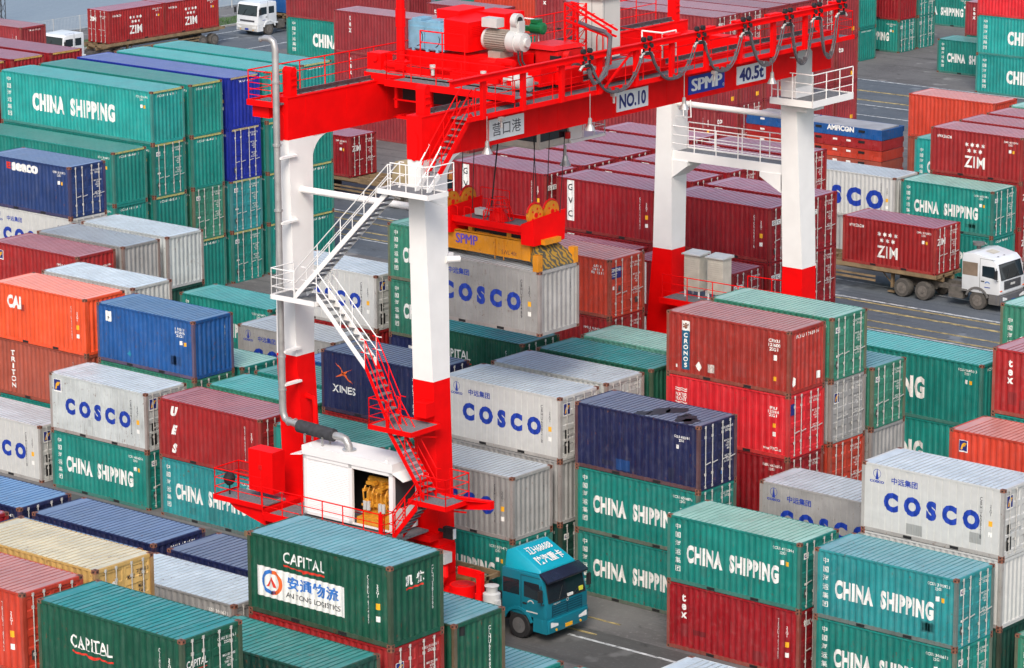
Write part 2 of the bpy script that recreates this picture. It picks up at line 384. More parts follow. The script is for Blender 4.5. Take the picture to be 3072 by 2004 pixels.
def serial_side(root, L, H, pre, mat=M_WLET, style='std', vertical=False, k=0):
    s = SERPOOL[k % 8]
    if vertical:
        mark(root, 'serial_number', '\n'.join(pre+s), L-.95, H/2+.1, .10, 1.55, mat, L, style=style, bold=.01, line=.8)
        mark(root, 'serial_number', '22G1', L-.55, H-.95, .6, .10, mat, L, style=style, rot=-90, bold=.01) if 0 else mark(root, 'serial_number', '2\n2\nG\n1', L-.55, H-.85, .09, .42, mat, L, style=style, bold=.01, line=.8)
        panel(root, 'size_plate', L-.55, H-1.35, .15, .2, M_YEL, L, style=style); panel(root, 'weight_plate', L-.55, H-1.75, .15, .18, M_WLET, L, style=style)
    else:
        mark(root, 'serial_number', pre+' '+s[:6]+' '+s[0]+'\n22G1', L-.78, H-.42, .95, .26, mat, L, style=style, bold=.012)
        panel(root, 'weight_plate', L-.82, H-.86, .14, .18, M_WLET, L, style=style); panel(root, 'size_plate', L-.6, H-.88, .14, .17, M_YEL, L, style=style)
def door_text(root, L, H, pre, mat=M_WLET, k=0):
    s = SERPOOL[k % 8]
    mark(root, 'serial_number', pre+' '+s+' '+s[1]+'\n22G1', 1.83, H-.42, .74, .22, mat, L, 'door', bold=.01)
    mark(root, 'weight_table', 'MAX GR 30480\n67200\nTARE 2200\n4850', 1.9, H-1.05, .5, .4, mat, L, 'door', bold=.01)
    mark(root, 'weight_table', 'NET 28280\n62350\nCU CAP 33.2', 1.9, H-1.6, .5, .3, mat, L, 'door', bold=.01)
BR = {}
def brand(fn): BR[fn.__name__] = fn; return fn
@brand
def china(root, L, H, end, style, k):
    if L > 7:
        mark(root, 'lettering', 'CHINA  SHIPPING', 5.95, H/2-.05, 6.6, 1.0, M_WLET, L, style=style, bold=.055, gap=1.16)
        mark(root, 'lettering', '中\n国\n海\n运\n集\n团', .72, H/2+.05, .34, 2.2, M_WLET, L, style=style, bold=.006, line=1.35)
    else:
        mark(root, 'lettering', 'CHINA  SHIPPING', 2.98, 1.22, 4.2, .70, M_WLET, L, style=style, bold=.055, gap=1.16)
        mark(root, 'lettering', '中\n国\n海\n运\n集\n团', .47, 1.38, .26, 1.86, M_WLET, L, style=style, bold=.006, line=1.35)
    serial_side(root, L, H, 'CCLU', style=style, k=k)
    if end == 'door':
        panel(root, 'logo_panel', .42, H-.55, .30, .24, M_WLET, L, 'door'); mark(root, 'logo_emblem', 'CS', .42, H-.55, .22, .15, M_NAVYP, L, 'door', off=.009, bold=.05, gap=.8)
        door_text(root, L, H, 'CCLU', k=k); panel(root, 'door_plate', .45, H-1.62, .22, .09, M_WLET, L, 'door'); panel(root, 'door_plate', .42, .62, .18, .3, M_STEEL, L, 'door')
    else: mark(root, 'serial_number', 'CCLU '+SERPOOL[k % 8]+' 7', 1.2, H-.3, 1.5, .12, M_WLET, L, 'end', bold=.02, gap=1.3)
@brand
def cosco(root, L, H, end, style, k, emblem=True):
    if L > 7: mark(root, 'lettering', 'COSCO', 8.2, H/2-.1, 6.4, 1.1, M_BLET, L, style=style, bold=.07, gap=1.6)
    else: mark(root, 'lettering', 'COSCO', 3.02, 1.25, 4.1, .74, M_BLET, L, style=style, bold=.07, gap=1.7)
    if emblem:
        mark(root, 'lettering', '中远集团', 1.85, H-.52, 1.12, .26, M_BLET, L, style=style, bold=.02)
        panel(root, 'logo_emblem', .66, H-.42, 0, 0, M_BLET, L, style=style, polys=ring(0, .06, .17, .018, 16)+[[(-.07,-.16),(.07,-.16),(.0,.26)]])
        mark(root, 'logo_lettering', 'COSCO', .66, H-.66, .62, .10, M_BLET, L, style=style, bold=.05)
    serial_side(root, L, H, 'CBHU', M_KLET, style, True, k)
    if end == 'door':
        swoosh(root, .45, H-.55, .4, L, 'door'); door_text(root, L, H, 'CBHU', M_KLET, k)
        panel(root, 'door_plate', .44, 1.05, .22, .36, M_DARK, L, 'door'); panel(root, 'door_plate', .46, .5, .32, .5, M_DARK, L, 'door')
    else: mark(root, 'serial_number', '\n'.join('CBHU'+SERPOOL[k % 8]), 1.95, H/2+.15, .09, 1.5, M_KLET, L, 'end', bold=.01, line=.8)
@brand
def cosco_plain(root, L, H, end, style, k):
    cosco(root, L, H, end, style, k, False)
    swoosh(root, .5, H-.52, .44, L, 'side', style)
@brand
def zim(root, L, H, end, style, k):
    mark(root, 'lettering', 'ZIM', 2.93, .86, 1.36, .66, M_WLET, L, style=style, bold=.022, gap=1.1)
    panel(root, 'logo_emblem', 2.93, 1.66, 0, 0, M_WLET, L, style=style, polys=[star(-.54+.36*i, .17, .145) for i in range(4)]+[star(-.36+.36*i, -.17, .145) for i in range(3)])
    mark(root, 'lettering', 'WWW.ZIM.COM', .9, 2.12, .95, .17, M_WLET, L, style=style, bold=.02)
    serial_side(root, L, H, 'ZIMU', style=style, k=k)
    if end == 'door': mark(root, 'door_lettering', 'ZIM', .62, 1.78, .78, .36, M_WLET, L, 'door', bold=.02); door_text(root, L, H, 'ZIMU', k=k)
@brand
def gvc(root, L, H, end, style, k):
    panel(root, 'name_panel', .86, 1.5, .46, 1.98, M_WLET, L, style=style)
    mark(root, 'lettering', 'G\nV\nC', .86, 1.5, .27, 1.62, M_KLET, L, style=style, off=.01, bold=.02, line=1.5)
    serial_side(root, L, H, 'GVCU', style=style, vertical=True, k=k)
    if end == 'door':
        panel(root, 'name_panel', .5, H-.72, .72, .24, M_WLET, L, 'door'); mark(root, 'lettering', 'G V C', .5, H-.72, .55, .16, M_KLET, L, 'door', off=.01, bold=.02)
        door_text(root, L, H, 'GVCU', k=k); panel(root, 'door_plate', .45, 1.45, .09, .22, M_WLET, L, 'door'); panel(root, 'door_plate', .45, .95, .1, .1, M_WLET, L, 'door'); panel(root, 'door_plate', .42, .5, .14, .26, M_STEEL, L, 'door')
@brand
def texc(root, L, H, end, style, k):
    mark(root, 'lettering', 't\ne\nx', .78 if L < 7 else 1.5, H-.85, .27, .95 if L < 7 else 1.2, M_WLET, L, style=style, bold=.035, line=.75)
    serial_side(root, L, H, 'TEXU', style=style, vertical=True, k=k)
    if end == 'door': mark(root, 'door_lettering', 'tex', .55, H-.5, .45, .28, M_WLET, L, 'door', bold=.03); door_text(root, L, H, 'TEXU', k=k)
    else: mark(root, 'end_lettering', 'tex', .6, H-.75, .55, .32, M_WLET, L, 'end', bold=.03)
    panel(root, 'size_plate', 1.9, .5, .3, .26, M_YEL, L, 'end' if end != 'door' else 'door')
@brand
def capital(root, L, H, end, style, k):
    mark(root, 'lettering', 'CAPITAL', 2.25, 1.62, 1.75, .40, M_WLET, L, style=style, bold=.012, gap=1.06)
    bars = [[(-.82+i*.29-.09, -.2), (-.82+i*.29+.09, -.2), (-.82+i*.29+.09, -.175), (-.82+i*.29-.09, -.175)] for i in (1.3, 2.3, 3.1, 3.8, 4.5, 5.4)]
    panel(root, 'letter_serif', 2.25, 1.62, 0, 0, M_WLET, L, style=style, polys=bars)
    panel(root, 'underline', 2.3, 1.27, 0, 0, M_RLET, L, style=style, polys=[[(-.88,.06),(-.6,.02),(-.3,.05),(0,0),(.3,.05),(.6,.0),(.88,.04),(.88,-.02),(.6,-.05),(.3,-.01),(.06,-.09),(-.02,-.1),(-.3,-.01),(-.6,-.04),(-.88,0)]])
    serial_side(root, L, H, 'CLHU', style=style, vertical=True, k=k)
    if end == 'door':
        mark(root, 'door_lettering', 'CAPITAL', .62, H-.8, .82, .22, M_WLET, L, 'door', bold=.015); panel(root, 'underline', .62, H-1.0, .8, .025, M_RLET, L, 'door'); door_text(root, L, H, 'CLHU', k=k)
@brand
def antong(root, L, H, end, style, k):
    mark(root, 'lettering', 'CAPITAL', 2.42, 2.03, 1.75, .36, M_WLET, L, style=style, bold=.012, gap=1.06)
    panel(root, 'underline', 2.42, 1.74, 0, 0, M_RLET, L, style=style, polys=[[(-.88,.06),(-.4,.0),(0,.02),(.88,.04),(.88,-.02),(.1,-.06),(-.02,-.1),(-.2,-.04),(-.88,0)]])
    panel(root, 'banner', 2.25, 1.08, 3.75, .98, M_WLET, L, style=style)
    mark(root, 'banner_lettering', '安通物流', 2.78, 1.24, 2.2, .44, M_LBL, L, style=style, off=.009, bold=.03)
    mark(root, 'banner_lettering', 'AN TONG LOGISTICS', 2.78, .83, 2.3, .17, M_KLET, L, style=style, off=.009, bold=.01)
    panel(root, 'banner_emblem', .98, 1.1, 0, 0, M_LBL, L, style=style, off=.009, polys=ring(0, 0, .40, .12, 14, 80, 300))
    panel(root, 'banner_emblem', .98, 1.1, 0, 0, M_OLET, L, style=style, off=.009, polys=ring(.08, 0, .40, .12, 14, -100, 95))
    panel(root, 'banner_emblem', 1.0, 1.08, 0, 0, M_RLET, L, style=style, off=.012, polys=[[(-.2,-.14),(-.12,-.14),(0,.1),(.1,-.14),(.2,-.14),(.02,.22)]])
    serial_side(root, L, H, 'CLHU', style=style, vertical=True, k=k)
    mark(root, 'end_lettering', '凯  航', 1.15, H-.62, .85, .36, M_WLET, L, 'end', bold=.03)
    panel(root, 'end_underline', 1.15, H-.88, .8, .06, M_RLET, L, 'end'); mark(root, 'serial_number', '\n'.join('CLHU381266'), 2.0, H-1.1, .09, 1.4, M_WLET, L, 'end', bold=.01, line=.8)
@brand
def clhu(root, L, H, end, style, k):
    mark(root, 'serial_number', '\n'.join('CLHU'+SERPOOL[k % 8]), 1.75, H-1.2, .1, 1.5, M_WLET, L, 'end', bold=.012, line=.8)
    panel(root, 'end_patch', .42, H-.3, .22, .3, M_DARK, L, 'end'); mark(root, 'roof_number', 'CLHU', 1, 1, .1, .1, M_WLET, L, 'end') if 0 else None
@brand
def generic(root, L, H, end, style, k):
    serial_side(root, L, H, ('TRLU', 'GESU', 'TTNU', 'INBU')[k % 4], style=style, vertical=(k % 2 == 0), k=k)
    if end == 'door': door_text(root, L, H, ('TRLU', 'GESU', 'TTNU', 'INBU')[k % 4], k=k); panel(root, 'door_plate', .42, .6, .2, .3, M_STEEL, L, 'door')
    else: mark(root, 'serial_number', ('TRLU', 'GESU', 'TTNU', 'INBU')[k % 4]+' '+SERPOOL[k % 8], 1.4, H-.3, 1.2, .11, M_WLET, L, 'end', bold=.02, gap=1.3)
def vert(word, **o):
    def f(root, L, H, end, style, k):
        mark(root, 'lettering', '\n'.join(word), o.get('x', .7), o.get('z', H/2), o['w'], o['h'], M_WLET, L, style=style, bold=o.get('bold', .03), line=o.get('line', 1), shear=o.get('shear', 0))
        serial_side(root, L, H, o.get('pre', 'TTNU'), style=style, vertical=True, k=k)
    return f
BR['ues'] = vert('UES', w=.42, h=2.05, z=1.3, x=.95, line=1.55, shear=.3, pre='UESU', bold=.07)
BR['triton'] = vert('TRITON', w=.32, h=1.75, z=1.25, x=1.1, line=.95)
@brand
def cai(root, L, H, end, style, k):
    mark(root, 'lettering', 'CAI', 1.32, H-.78, .95, .6, M_WLET, L, style=style, bold=.06)
    panel(root, 'logo_panel', 1.86, H-.98, .24, .3, simple('brown_square', (.25,.02,.01), .5), L, style=style); serial_side(root, L, H, 'CAIU', style=style, vertical=True, k=k)
@brand
def seaco(root, L, H, end, style, k):
    mark(root, 'lettering', 'seaco', 2.75, H-.42, 1.95, .42, M_WLET, L, style=style, bold=.055); mark(root, 'letter_mark', 'E', 1.55, H-.40, .3, .34, M_RLET, L, style=style, bold=.06)
    serial_side(root, L, H, 'GESU', style=style, k=k)
    if end == 'door': door_text(root, L, H, 'GESU', k=k)
@brand
def xines(root, L, H, end, style, k):
    panel(root, 'logo_emblem', 1.25, 1.75, 0, 0, M_OLET, L, style=style, polys=[[(-.5,.42),(-.1,.12),(0,.0),(.16,-.14),(.5,-.42),(.1,-.22),(-.06,-.06),(-.18,.1)],[(.5,.22),(.08,.06),(-.06,.0),(-.5,-.26),(-.1,-.14),(.08,-.04),(.2,.08)]])
    mark(root, 'lettering', 'XINES', 1.25, 1.03, 1.3, .32, M_WLET, L, style=style, bold=.02, gap=1.05); serial_side(root, L, H, 'XINU', style=style, vertical=True, k=k)
    if end == 'door': door_text(root, L, H, 'XINU', k=k)
@brand
def cronos(root, L, H, end, style, k):
    panel(root, 'name_panel', .95, 2.08, .42, .40, M_WLET, L, style=style); panel(root, 'name_panel', .95, 1.08, .42, 1.6, simple('petrol_panel', (.004,.10,.19), .5), L, style=style)
    mark(root, 'logo_emblem', '*', .95, 2.08, .26, .26, M_RUST, L, style=style, off=.009); mark(root, 'lettering', 'C\nR\nO\nN\nO\nS', .95, 1.08, .2, 1.42, M_WLET, L, style=style, off=.009, bold=.035, line=1.0)
    panel(root, 'torn_label', 1.62, .5, 0, 0, M_WLET, L, style=style, polys=[[(-.16,.02),(-.02,.2),(.12,-.02),(.0,-.2)]]); panel(root, 'torn_label', 2.2, .5, .33, .34, simple('worn_label', (.45,.38,.35), .7, 0, .4, 14), L, style=style)
    panel(root, 'torn_label', .5, .38, .1, .14, M_WLET, L, style=style)
    mark(root, 'serial_number', 'CRXU\n121600\n22G1', 5.3, 1.95, .55, .48, M_WLET, L, style=style, bold=.03); panel(root, 'weight_plate', 5.35, 1.45, .15, .22, M_WLET, L, style=style); panel(root, 'size_plate', 5.35, .6, .13, .17, M_YEL, L, style=style)
    mark(root, 'serial_number', 'CRX U  17 65 01 6', 1.25, H-.3, 1.6, .14, M_WLET, L, 'end', bold=.02, gap=1.2)
    panel(root, 'torn_label', .4, .5, 0, 0, M_WLET, L, 'end', polys=[[(-.1,-.1),(-.02,.2),(.08,.12),(.06,-.12),(-.04,-.22)]]); panel(root, 'torn_label', 2.02, .5, .26, .3, M_WLET, L, 'end')
@brand
def waterfront(root, L, H, end, style, k):
    mark(root, 'lettering', 'WATER\nFRONT', .72, 1.72, .58, .34, M_WLET, L, style=style, bold=.02, line=.8)
    wv = []
    for z0 in (.33, .25, -.25, -.33):
        for i in range(8): 
            x0, x1 = -.3+.075*i, -.3+.075*(i+1); a0, a1 = .02*math.sin(i*1.57), .02*math.sin((i+1)*1.57); wv.append([(x0, z0+a0), (x1, z0+a1), (x1, z0+a1+.035), (x0, z0+a0+.035)])
    panel(root, 'logo_emblem', .72, 1.72, 0, 0, M_WLET, L, style=style, polys=wv)
    mark(root, 'serial_number', 'IFBU\n123016\n22G1', 5.3, 1.85, .5, .42, M_WLET, L, style=style, bold=.03); panel(root, 'size_plate', 5.35, 1.3, .13, .17, M_YEL, L, style=style); panel(root, 'weight_plate', 5.35, .95, .14, .18, M_WLET, L, style=style)
    mark(root, 'lettering', 'www.WFCL.us', 5.25, .35, .9, .14, M_WLET, L, style=style, bold=.02); panel(root, 'logo_panel', .3, H-.6, .28, .46, M_NAVYP, L, 'door'); door_text(root, L, H, 'IFBU', k=k)
@brand
def florens(root, L, H, end, style, k):
    swoosh(root, .62 if L < 7 else 1.5, H-.6, .36, L, 'side', style); mark(root, 'serial_number', 'FMLU '+SERPOOL[k % 8]+'\n22G1', L-1.0, .95 if 0 else H-.6, .9, .25, M_WLET, L, style=style, bold=.01)
    if end == 'door': swoosh(root, .42, H-.75, .34, L, 'door'); door_text(root, L, H, 'FMLU', k=k)
    else: mark(root, 'serial_number', 'FMLU '+SERPOOL[k % 8]+' 1\n2201', 1.75, H-.75, .9, .2, M_WLET, L, 'end', bold=.02)
@brand
def pcard(root, L, H, end, style, k):
    panel(root, 'name_panel', .72, H-.52, .34, .46, M_WLET, L, style=style); mark(root, 'lettering', 'P', .74, H-.6, .13, .16, M_KLET, L, style=style, off=.009, bold=.03)
    mark(root, 'serial_number', 'I NB U\n376576\n22G1', L-.85, H-.6, .6, .42, M_WLET, L, style=style, bold=.02); panel(root, 'weight_plate', L-.8, H-1.05, .14, .18, M_WLET, L, style=style); panel(root, 'size_plate', L-.55, H-1.08, .13, .17, M_YEL, L, style=style)
    panel(root, 'touched_up_patch', 2.0, .55, 0, 0, simple('teal_patch', (.01,.20,.30), .5), L, style=style, polys=[[(-.16,0),(-.05,.06),(0,.17),(.05,.06),(.15,.02),(.06,-.05),(.02,-.14),(-.05,-.05)]])
    mark(root, 'serial_number', '\n'.join('INBU376576'), 1.95, H/2+.2, .09, 1.5, M_WLET, L, 'end', bold=.01, line=.8)
@brand
def navyc(root, L, H, end, style, k):
    mark(root, 'serial_number', 'GESU '+SERPOOL[k % 8]+' 0\n22G1', L-.85, H-.62, .75, .24, M_WLET, L, style=style, bold=.02); panel(root, 'weight_plate', L-1.05, H-.95, .14, .16, M_WLET, L, style=style)
    panel(root, 'repair_patch', 2.35, .42, .7, .44, M_PATCH, L, style=style)
    rg = random.Random(4)
    for cx, cy, s in ((3.5, .9, .55), (3.9, 1.5, .45), (4.9, .7, .5), (5.3, .5, .4), (3.1, .3, .4), (4.6, 1.1, .25)):
        b = MB(); n = 11; pts = [(cx+s*(.6+.8*rg.random())*.75*math.cos(2*math.pi*i/n), cy+s*(.6+.8*rg.random())*1.1*math.sin(2*math.pi*i/n)) for i in range(n)]; b.add([(q[0], min(max(q[1], .07), W-.07), H-.001) for q in pts], [tuple(range(n))]); b.obj('roof_stain', simple('oil_stain', (.012,.014,.02), .5), root, fix=False)
    door_text(root, L, H, 'GESU', k=k); panel(root, 'door_plate', 1.5, .5, .09, .16, M_LBL, L, 'door')
M_PATCH = simple('blue_patch', (.008,.045,.16), .5)
@brand
def genstar(root, L, H, end, style, k):
    mark(root, 'serial_number', '6511\n2411 7\n85 1211', 5.35, 2.1, .7, .4, M_WLET, L, style=style, bold=.02)
    panel(root, 'name_panel', .46, H-.62, .74, .5, M_NAVYP, L, 'door'); mark(root, 'lettering', 'GENSTAR', .46, H-.5, .66, .15, M_WLET, L, 'door', off=.009, bold=.03); mark(root, 'lettering', 'Container\nLeasing', .36, H-.72, .4, .18, M_WLET, L, 'door', off=.009)
    door_text(root, L, H, 'GSTU', k=k); panel(root, 'door_plate', .3, H-1.28, .12, .16, M_WLET, L, 'door'); panel(root, 'door_plate', .72, H-1.35, .18, .24, M_STEEL, L, 'door'); panel(root, 'door_plate', 1.9, .55, .2, .26, M_STEEL, L, 'door')
@brand
def msc_y(root, L, H, end, style, k):
    mark(root, 'door_lettering', 'MSOU', 1.5, H-.55, .3, .15, M_KLET, L, 'door', bold=.02); mark(root, 'door_lettering', '219865 3\n22G1', 1.98, H-.5, .5, .27, M_KLET, L, 'door', bold=.02)
    panel(root, 'logo_panel', .28, H-.68, .28, .3, M_BLET, L, 'door'); panel(root, 'logo_emblem', .78, H-.62, 0, 0, M_WLET, L, 'door', polys=ring(0, 0, .09, .09, 14)); mark(root, 'weight_table', 'MGW\nTARE', 1.95, H-1.0, .3, .3, M_KLET, L, 'door', bold=.02)
@brand
def redtext(root, L, H, end, style, k):
    panel(root, 'name_panel', 1.5, H-.6, .7, .5, M_WLET, L, style=style); mark(root, 'lettering', 'LINE', 3.2, H-.6, 2.0, .5, M_RLET, L, style=style, bold=.05)
@brand
def none(root, L, H, end, style, k): pass

NC = [0]
GROUP20 = 'shipping containers stacked in the yard'
def container(x, y, z, col, brandname='generic', end='door', L=20, H=2.591, label='', roofc=None, style='std', rusty=.35, cast='rust', rz=0, simple_=False, stripes=False):
    Lm = {20: 6.058, 40: 12.19}[L]; H = {0: 2.591, 1: 2.896}.get(H, H)
    lab = label; root = thing('shipping_container', lab, 'container', (x, y, z), rz, GROUP20); k = NC[0]; NC[0] += 1
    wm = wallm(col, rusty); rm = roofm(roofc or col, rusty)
    link('frame', m_frame(Lm, H, wm, paint(col+('_rusty' if rusty > .5 else '')+'_post_paint', tuple(a*(1-q)+r_*q for a, r_, q in zip(PAL[col], (.19,.085,.055), [.55 if rusty > .5 else (.22 if rusty > .15 else .02)]*3)), .95 if rusty > .5 else rusty, .15)), root); link('roof', m_roof(Lm, H, rm, paint((roofc or col)+'_dark_groove', tuple(.42*a+.30*c for a, c in zip(ROOF[roofc or col], PAL[roofc or col])), .5, .1)), root)  # roof groove faces get a darker colour than the flats between
    link('side_wall', m_wall(Lm, H, style, wm), root)
    far = link('side_wall', m_wall(Lm, H, style, wm), root); far.location = (Lm, W, 0); far.rotation_euler = (0, 0, math.pi)
    if end == 'door':
        dm = wm
        for s in (0, 1):
            d = link('door', m_door(H, dm, s), root); d.location = (Lm, 0, 0)
            for yy in ((.42, .86) if s == 0 else (1.5, 1.98)):
                b = link('locking_bar', m_bar(H), d); b.location = (.004, yy, 0)
    else: link('end_wall', m_end(Lm, H, wm), root)
    link('end_wall', m_rearend(H, wm), root); link('floor', m_floor(Lm), root)
    cm = m_cast(M_RUST if cast == 'rust' else wm); ct = m_cast(M_RUST if (cast == 'rust' or cast == 'top') else wm)
    for (cx, cy, sx, sy) in ((0,0,-1,1),(Lm,0,1,1),(Lm,W,1,-1),(0,W,-1,-1)):
        for zz, mm in ((0, cm), (H-.118, ct)):
            c = link('corner_casting', mm, root)
            # mirror by scale so that the holes face outwards
            c.location = (cx-.178 if sx > 0 else cx+.178, cy if sy > 0 else cy, zz); c.scale = (1 if sx > 0 else -1, 1 if sy > 0 else -1, 1)
    if L == 20:
        for px in (1.85, 3.85): link('fork_pocket', m_pocket(), root).location = (px, .0005, .005)
    BR[brandname](root, Lm, H, end, style, k)
    if rusty > .35 and brandname != 'none':
        rg = random.Random(k*7+3)
        for i in range(rg.choice((1, 2, 2, 3))):
            pw, ph = rg.uniform(.2, .75), rg.uniform(.2, .6)
            panel(root, 'repair_patch', round(rg.uniform(.6, Lm-.8), 1), round(rg.uniform(.35, .8), 1), round(pw, 1), round(ph, 1), paint(col+'_patch_paint', tuple(c*.72+.01 for c in PAL[col]), .5), Lm, style=style, off=.002)
    if stripes:
        key = ('stripe', Lm, H)
        def f():
            b = MB()
            for i in range(24):
                y0 = .17+i*.088; b.add([(Lm+.001, y0, H-.115), (Lm+.001, y0+.05, H-.115), (Lm+.001, y0+.075, H-.006), (Lm+.001, y0+.025, H-.006)], [(0,1,2,3)])
            return b.mesh('warning_stripe', simple('stripe_yellow', (.65,.5,.12), .6), fix=False)
        link('warning_stripe', cached(key, f), root)
    return root
# ------------------------------------------------------------- ground, roads, water
def ground_mat(name, c0, c1, patch, scale=.12):
    m, nt, b = nodes(name); N = nt.nodes.new; Lk = nt.links.new; tc = N('ShaderNodeTexCoord')
    def noise(s, d=8, st=(1,1,1)):
        mp = N('ShaderNodeMapping'); mp.inputs['Scale'].default_value = st; Lk(tc.outputs['Object'], mp.inputs['Vector'])
        n = N('ShaderNodeTexNoise'); n.inputs['Scale'].default_value = s; n.inputs['Detail'].default_value = d; n.inputs['Roughness'].default_value = .65; Lk(mp.outputs[0], n.inputs['Vector']); return n.outputs['Fac']
    def ramp(f, a, p, q, c, f2=None):
        r = N('ShaderNodeMapRange'); r.inputs['From Min'].default_value = p; r.inputs['From Max'].default_value = q; Lk(f, r.inputs['Value']); x = N('ShaderNodeMix'); x.data_type = 'RGBA'; Lk(r.outputs[0], x.inputs[0])
        for s, v in ((6, a), (7, c)):
            if isinstance(v, tuple): x.inputs[s].default_value = v+(1,)
            else: Lk(v, x.inputs[s])
        return x.outputs[2]
    base = ramp(noise(scale), c0, .35, .65, c1)
    base = ramp(noise(.5, 8, (.25, 1, 1)), base, .56, .75, patch)
    base = ramp(noise(5, 4), base, .55, .9, tuple(v*1.5 for v in c1))
    base = ramp(noise(1.2, 9), base, .60, .72, tuple(v*.45 for v in c0))
    base = ramp(noise(.9, 5, (.06, 1.6, 1)), base, .55, .75, tuple(v*.55 for v in c0))
    base = ramp(noise(.35, 3), base, .60, .66, tuple(v*1.35 for v in c1))
    base = ramp(noise(14, 3), base, .66, .74, tuple(v*1.9 for v in c1))
    Lk(base, b.inputs['Base Color']); b.inputs['Roughness'].default_value = .8; b.inputs['Specular IOR Level'].default_value = .25; return m
M_YARD = ground_mat('yard_concrete', (.105,.10,.10), (.17,.165,.16), (.075,.07,.068))
M_ROAD = ground_mat('road_asphalt', (.085,.10,.118), (.125,.14,.155), (.07,.075,.08))
M_GW = worn(simple('road_white', (.50,.52,.52), .8, 0, .35, 2.5), .5, .62, (2, 5, 1), .85); M_GY = worn(simple('road_yellow', (.40,.31,.13), .8, 0, .4, 2.0), .45, .62, (1.5, 5, 1), .8)
def sheet(name, x0, y0, x1, y1, z, mat):
    b = MB(); b.quad((x0,y0,z), (x1,y0,z), (x1,y1,z), (x0,y1,z)); o = b.obj(name, mat, fix=False); return struct(o)
sheet('ground', -1200, -300, 1200, 1500, 0, M_YARD)
sheet('road', -190, 138.8, 400, 152.9, .004, M_ROAD)
sheet('road', -198.8, -100, -186.5, 1200, .006, M_ROAD)
sheet('road', -186.4, 193.6, 400, 209.4, .005, M_ROAD)
sheet('road', -186, 91.0, 100, 94.6, .004, ground_mat('lane_asphalt', (.072,.072,.07), (.10,.10,.098), (.05,.05,.05)))
def road_lines(name, rects, mat, z=.012):
    b = MB()
    for x0, y0, x1, y1 in rects: b.quad((x0,y0,z), (x1,y0,z), (x1,y1,z), (x0,y1,z))
    return struct(b.obj(name, mat, fix=False))
road_lines('road_marking', [(-185, 147.42, 100, 147.62), (-185, 150.8, 100, 150.95), (-185, 141.9, 100, 142.05), (-76.2, 93.5, 60, 93.66), (-185, 209.0, 100, 209.2), (-185, 199.6, 100, 199.8), (-185, 195.9, 100, 196.1), (-188.9, 150, -188.7, 600), (-196.6, 140, -196.4, 600)]
           + [(-194.0+0, y, -193.8, y+3) for y in range(150, 300, 7)], M_GW)
road_lines('road_marking', [(-185, 146.95, 100, 147.2), (-185, 145.55, 100, 145.85), (-185, 143.5, 100, 143.75), (-185, 142.25, 100, 142.5), (-185, 204.6, 100, 205.0), (-185, 201.2, 100, 201.6), (-76.9, 94.1, -75.3, 94.25), (-76.9, 95.6, -75.3, 95.75), (-76.9, 94.1, -76.75, 95.7)], M_GY)
def grass():
    b = MB(); rg = random.Random(3)
    for i in range(9000):
        x = -202.6+rg.random()*3.2; y = 150+rg.random()*90; h = .08+.16*rg.random(); a = rg.random()*6.28; dx, dy = .03*math.cos(a), .03*math.sin(a)
        b.add([(x-dx, y-dy, .0), (x+dx, y+dy, .0), (x+rg.uniform(-.06,.06), y+rg.uniform(-.06,.06), h)], [(0,1,2)])
    o = b.obj('grass', simple('grass_green', (.05,.13,.025), .8, 0, .4, 1.0), fix=False); o['kind'] = 'stuff'; o['label'] = 'strip of rough green grass beside the far road'
sheet('verge', -202.9, 100, -199.1, 1200, .01, simple('verge_soil', (.07,.10,.04), .9, 0, .4, .6)); grass()
b = MB(); b.box(-199.1, 100, 0, -198.85, 1200, .13); struct(b.obj('kerb', simple('kerb_stone', (.33,.33,.32), .8)))
# quay edge and water
b = MB(); b.quad((-1200,-300,.03), (-207.5,-300,.03), (-207.5,1500,.03), (-1200,1500,.03))
def water_mat():
    m, nt, bs = nodes('harbour_water'); bs.inputs['Base Color'].default_value = (.20,.24,.27,1); bs.inputs['Roughness'].default_value = .45
    tc = nt.nodes.new('ShaderNodeTexCoord'); n = nt.nodes.new('ShaderNodeTexNoise'); n.inputs['Scale'].default_value = .9; n.inputs['Detail'].default_value = 8
    bp = nt.nodes.new('ShaderNodeBump'); bp.inputs['Strength'].default_value = .5; bp.inputs['Distance'].default_value = .25
    nt.links.new(tc.outputs['Object'], n.inputs['Vector']); nt.links.new(n.outputs['Fac'], bp.inputs['Height']); nt.links.new(bp.outputs[0], bs.inputs['Normal']); return m
struct(b.obj('water', water_mat(), fix=False))
# palisade fence along the quay
fr = thing('palisade_fence', 'pale grey see-through fence along the water edge behind the far road', 'fence', (-206.6, 150, 0))
b = MB()
for i in range(400): b.bar((0, i*.16, .05), (0, i*.16, 1.35), .012, .012)
b.obj('fence_bars', M_LGREY, fr); b = MB(); b.bar((0,0,.3), (0,64,.3), .02, .02); b.bar((0,0,1.35), (0,64,1.35), .02, .02)
for i in range(0, 65, 3): b.bar((.04, i, 0), (.04, i, 1.4), .05, .05)
b.obj('fence_frame', M_LGREY, fr)
lp = thing('lamp_mast', 'thin grey lattice mast at the top left by the water', 'mast', (-214.6, 187.4, 0))
b = MB()
for dx in (-.25, .25):
    for dy in (-.25, .25): b.bar((dx, dy, 0), (dx, dy, 18), .05, .05)
for i in range(18):
    for s in (-1, 1): b.bar((-.25*s, -.25, i), (.25*s, -.25, i+1), .03, .03); b.bar((.25, -.25*s, i), (.25, .25*s, i+1), .03, .03)
b.obj('mast_frame', M_STEEL, lp); b = MB(); b.box(-.7, -.5, 18, .7, .5, 18.2); b.obj('mast_head', M_STEEL, lp)

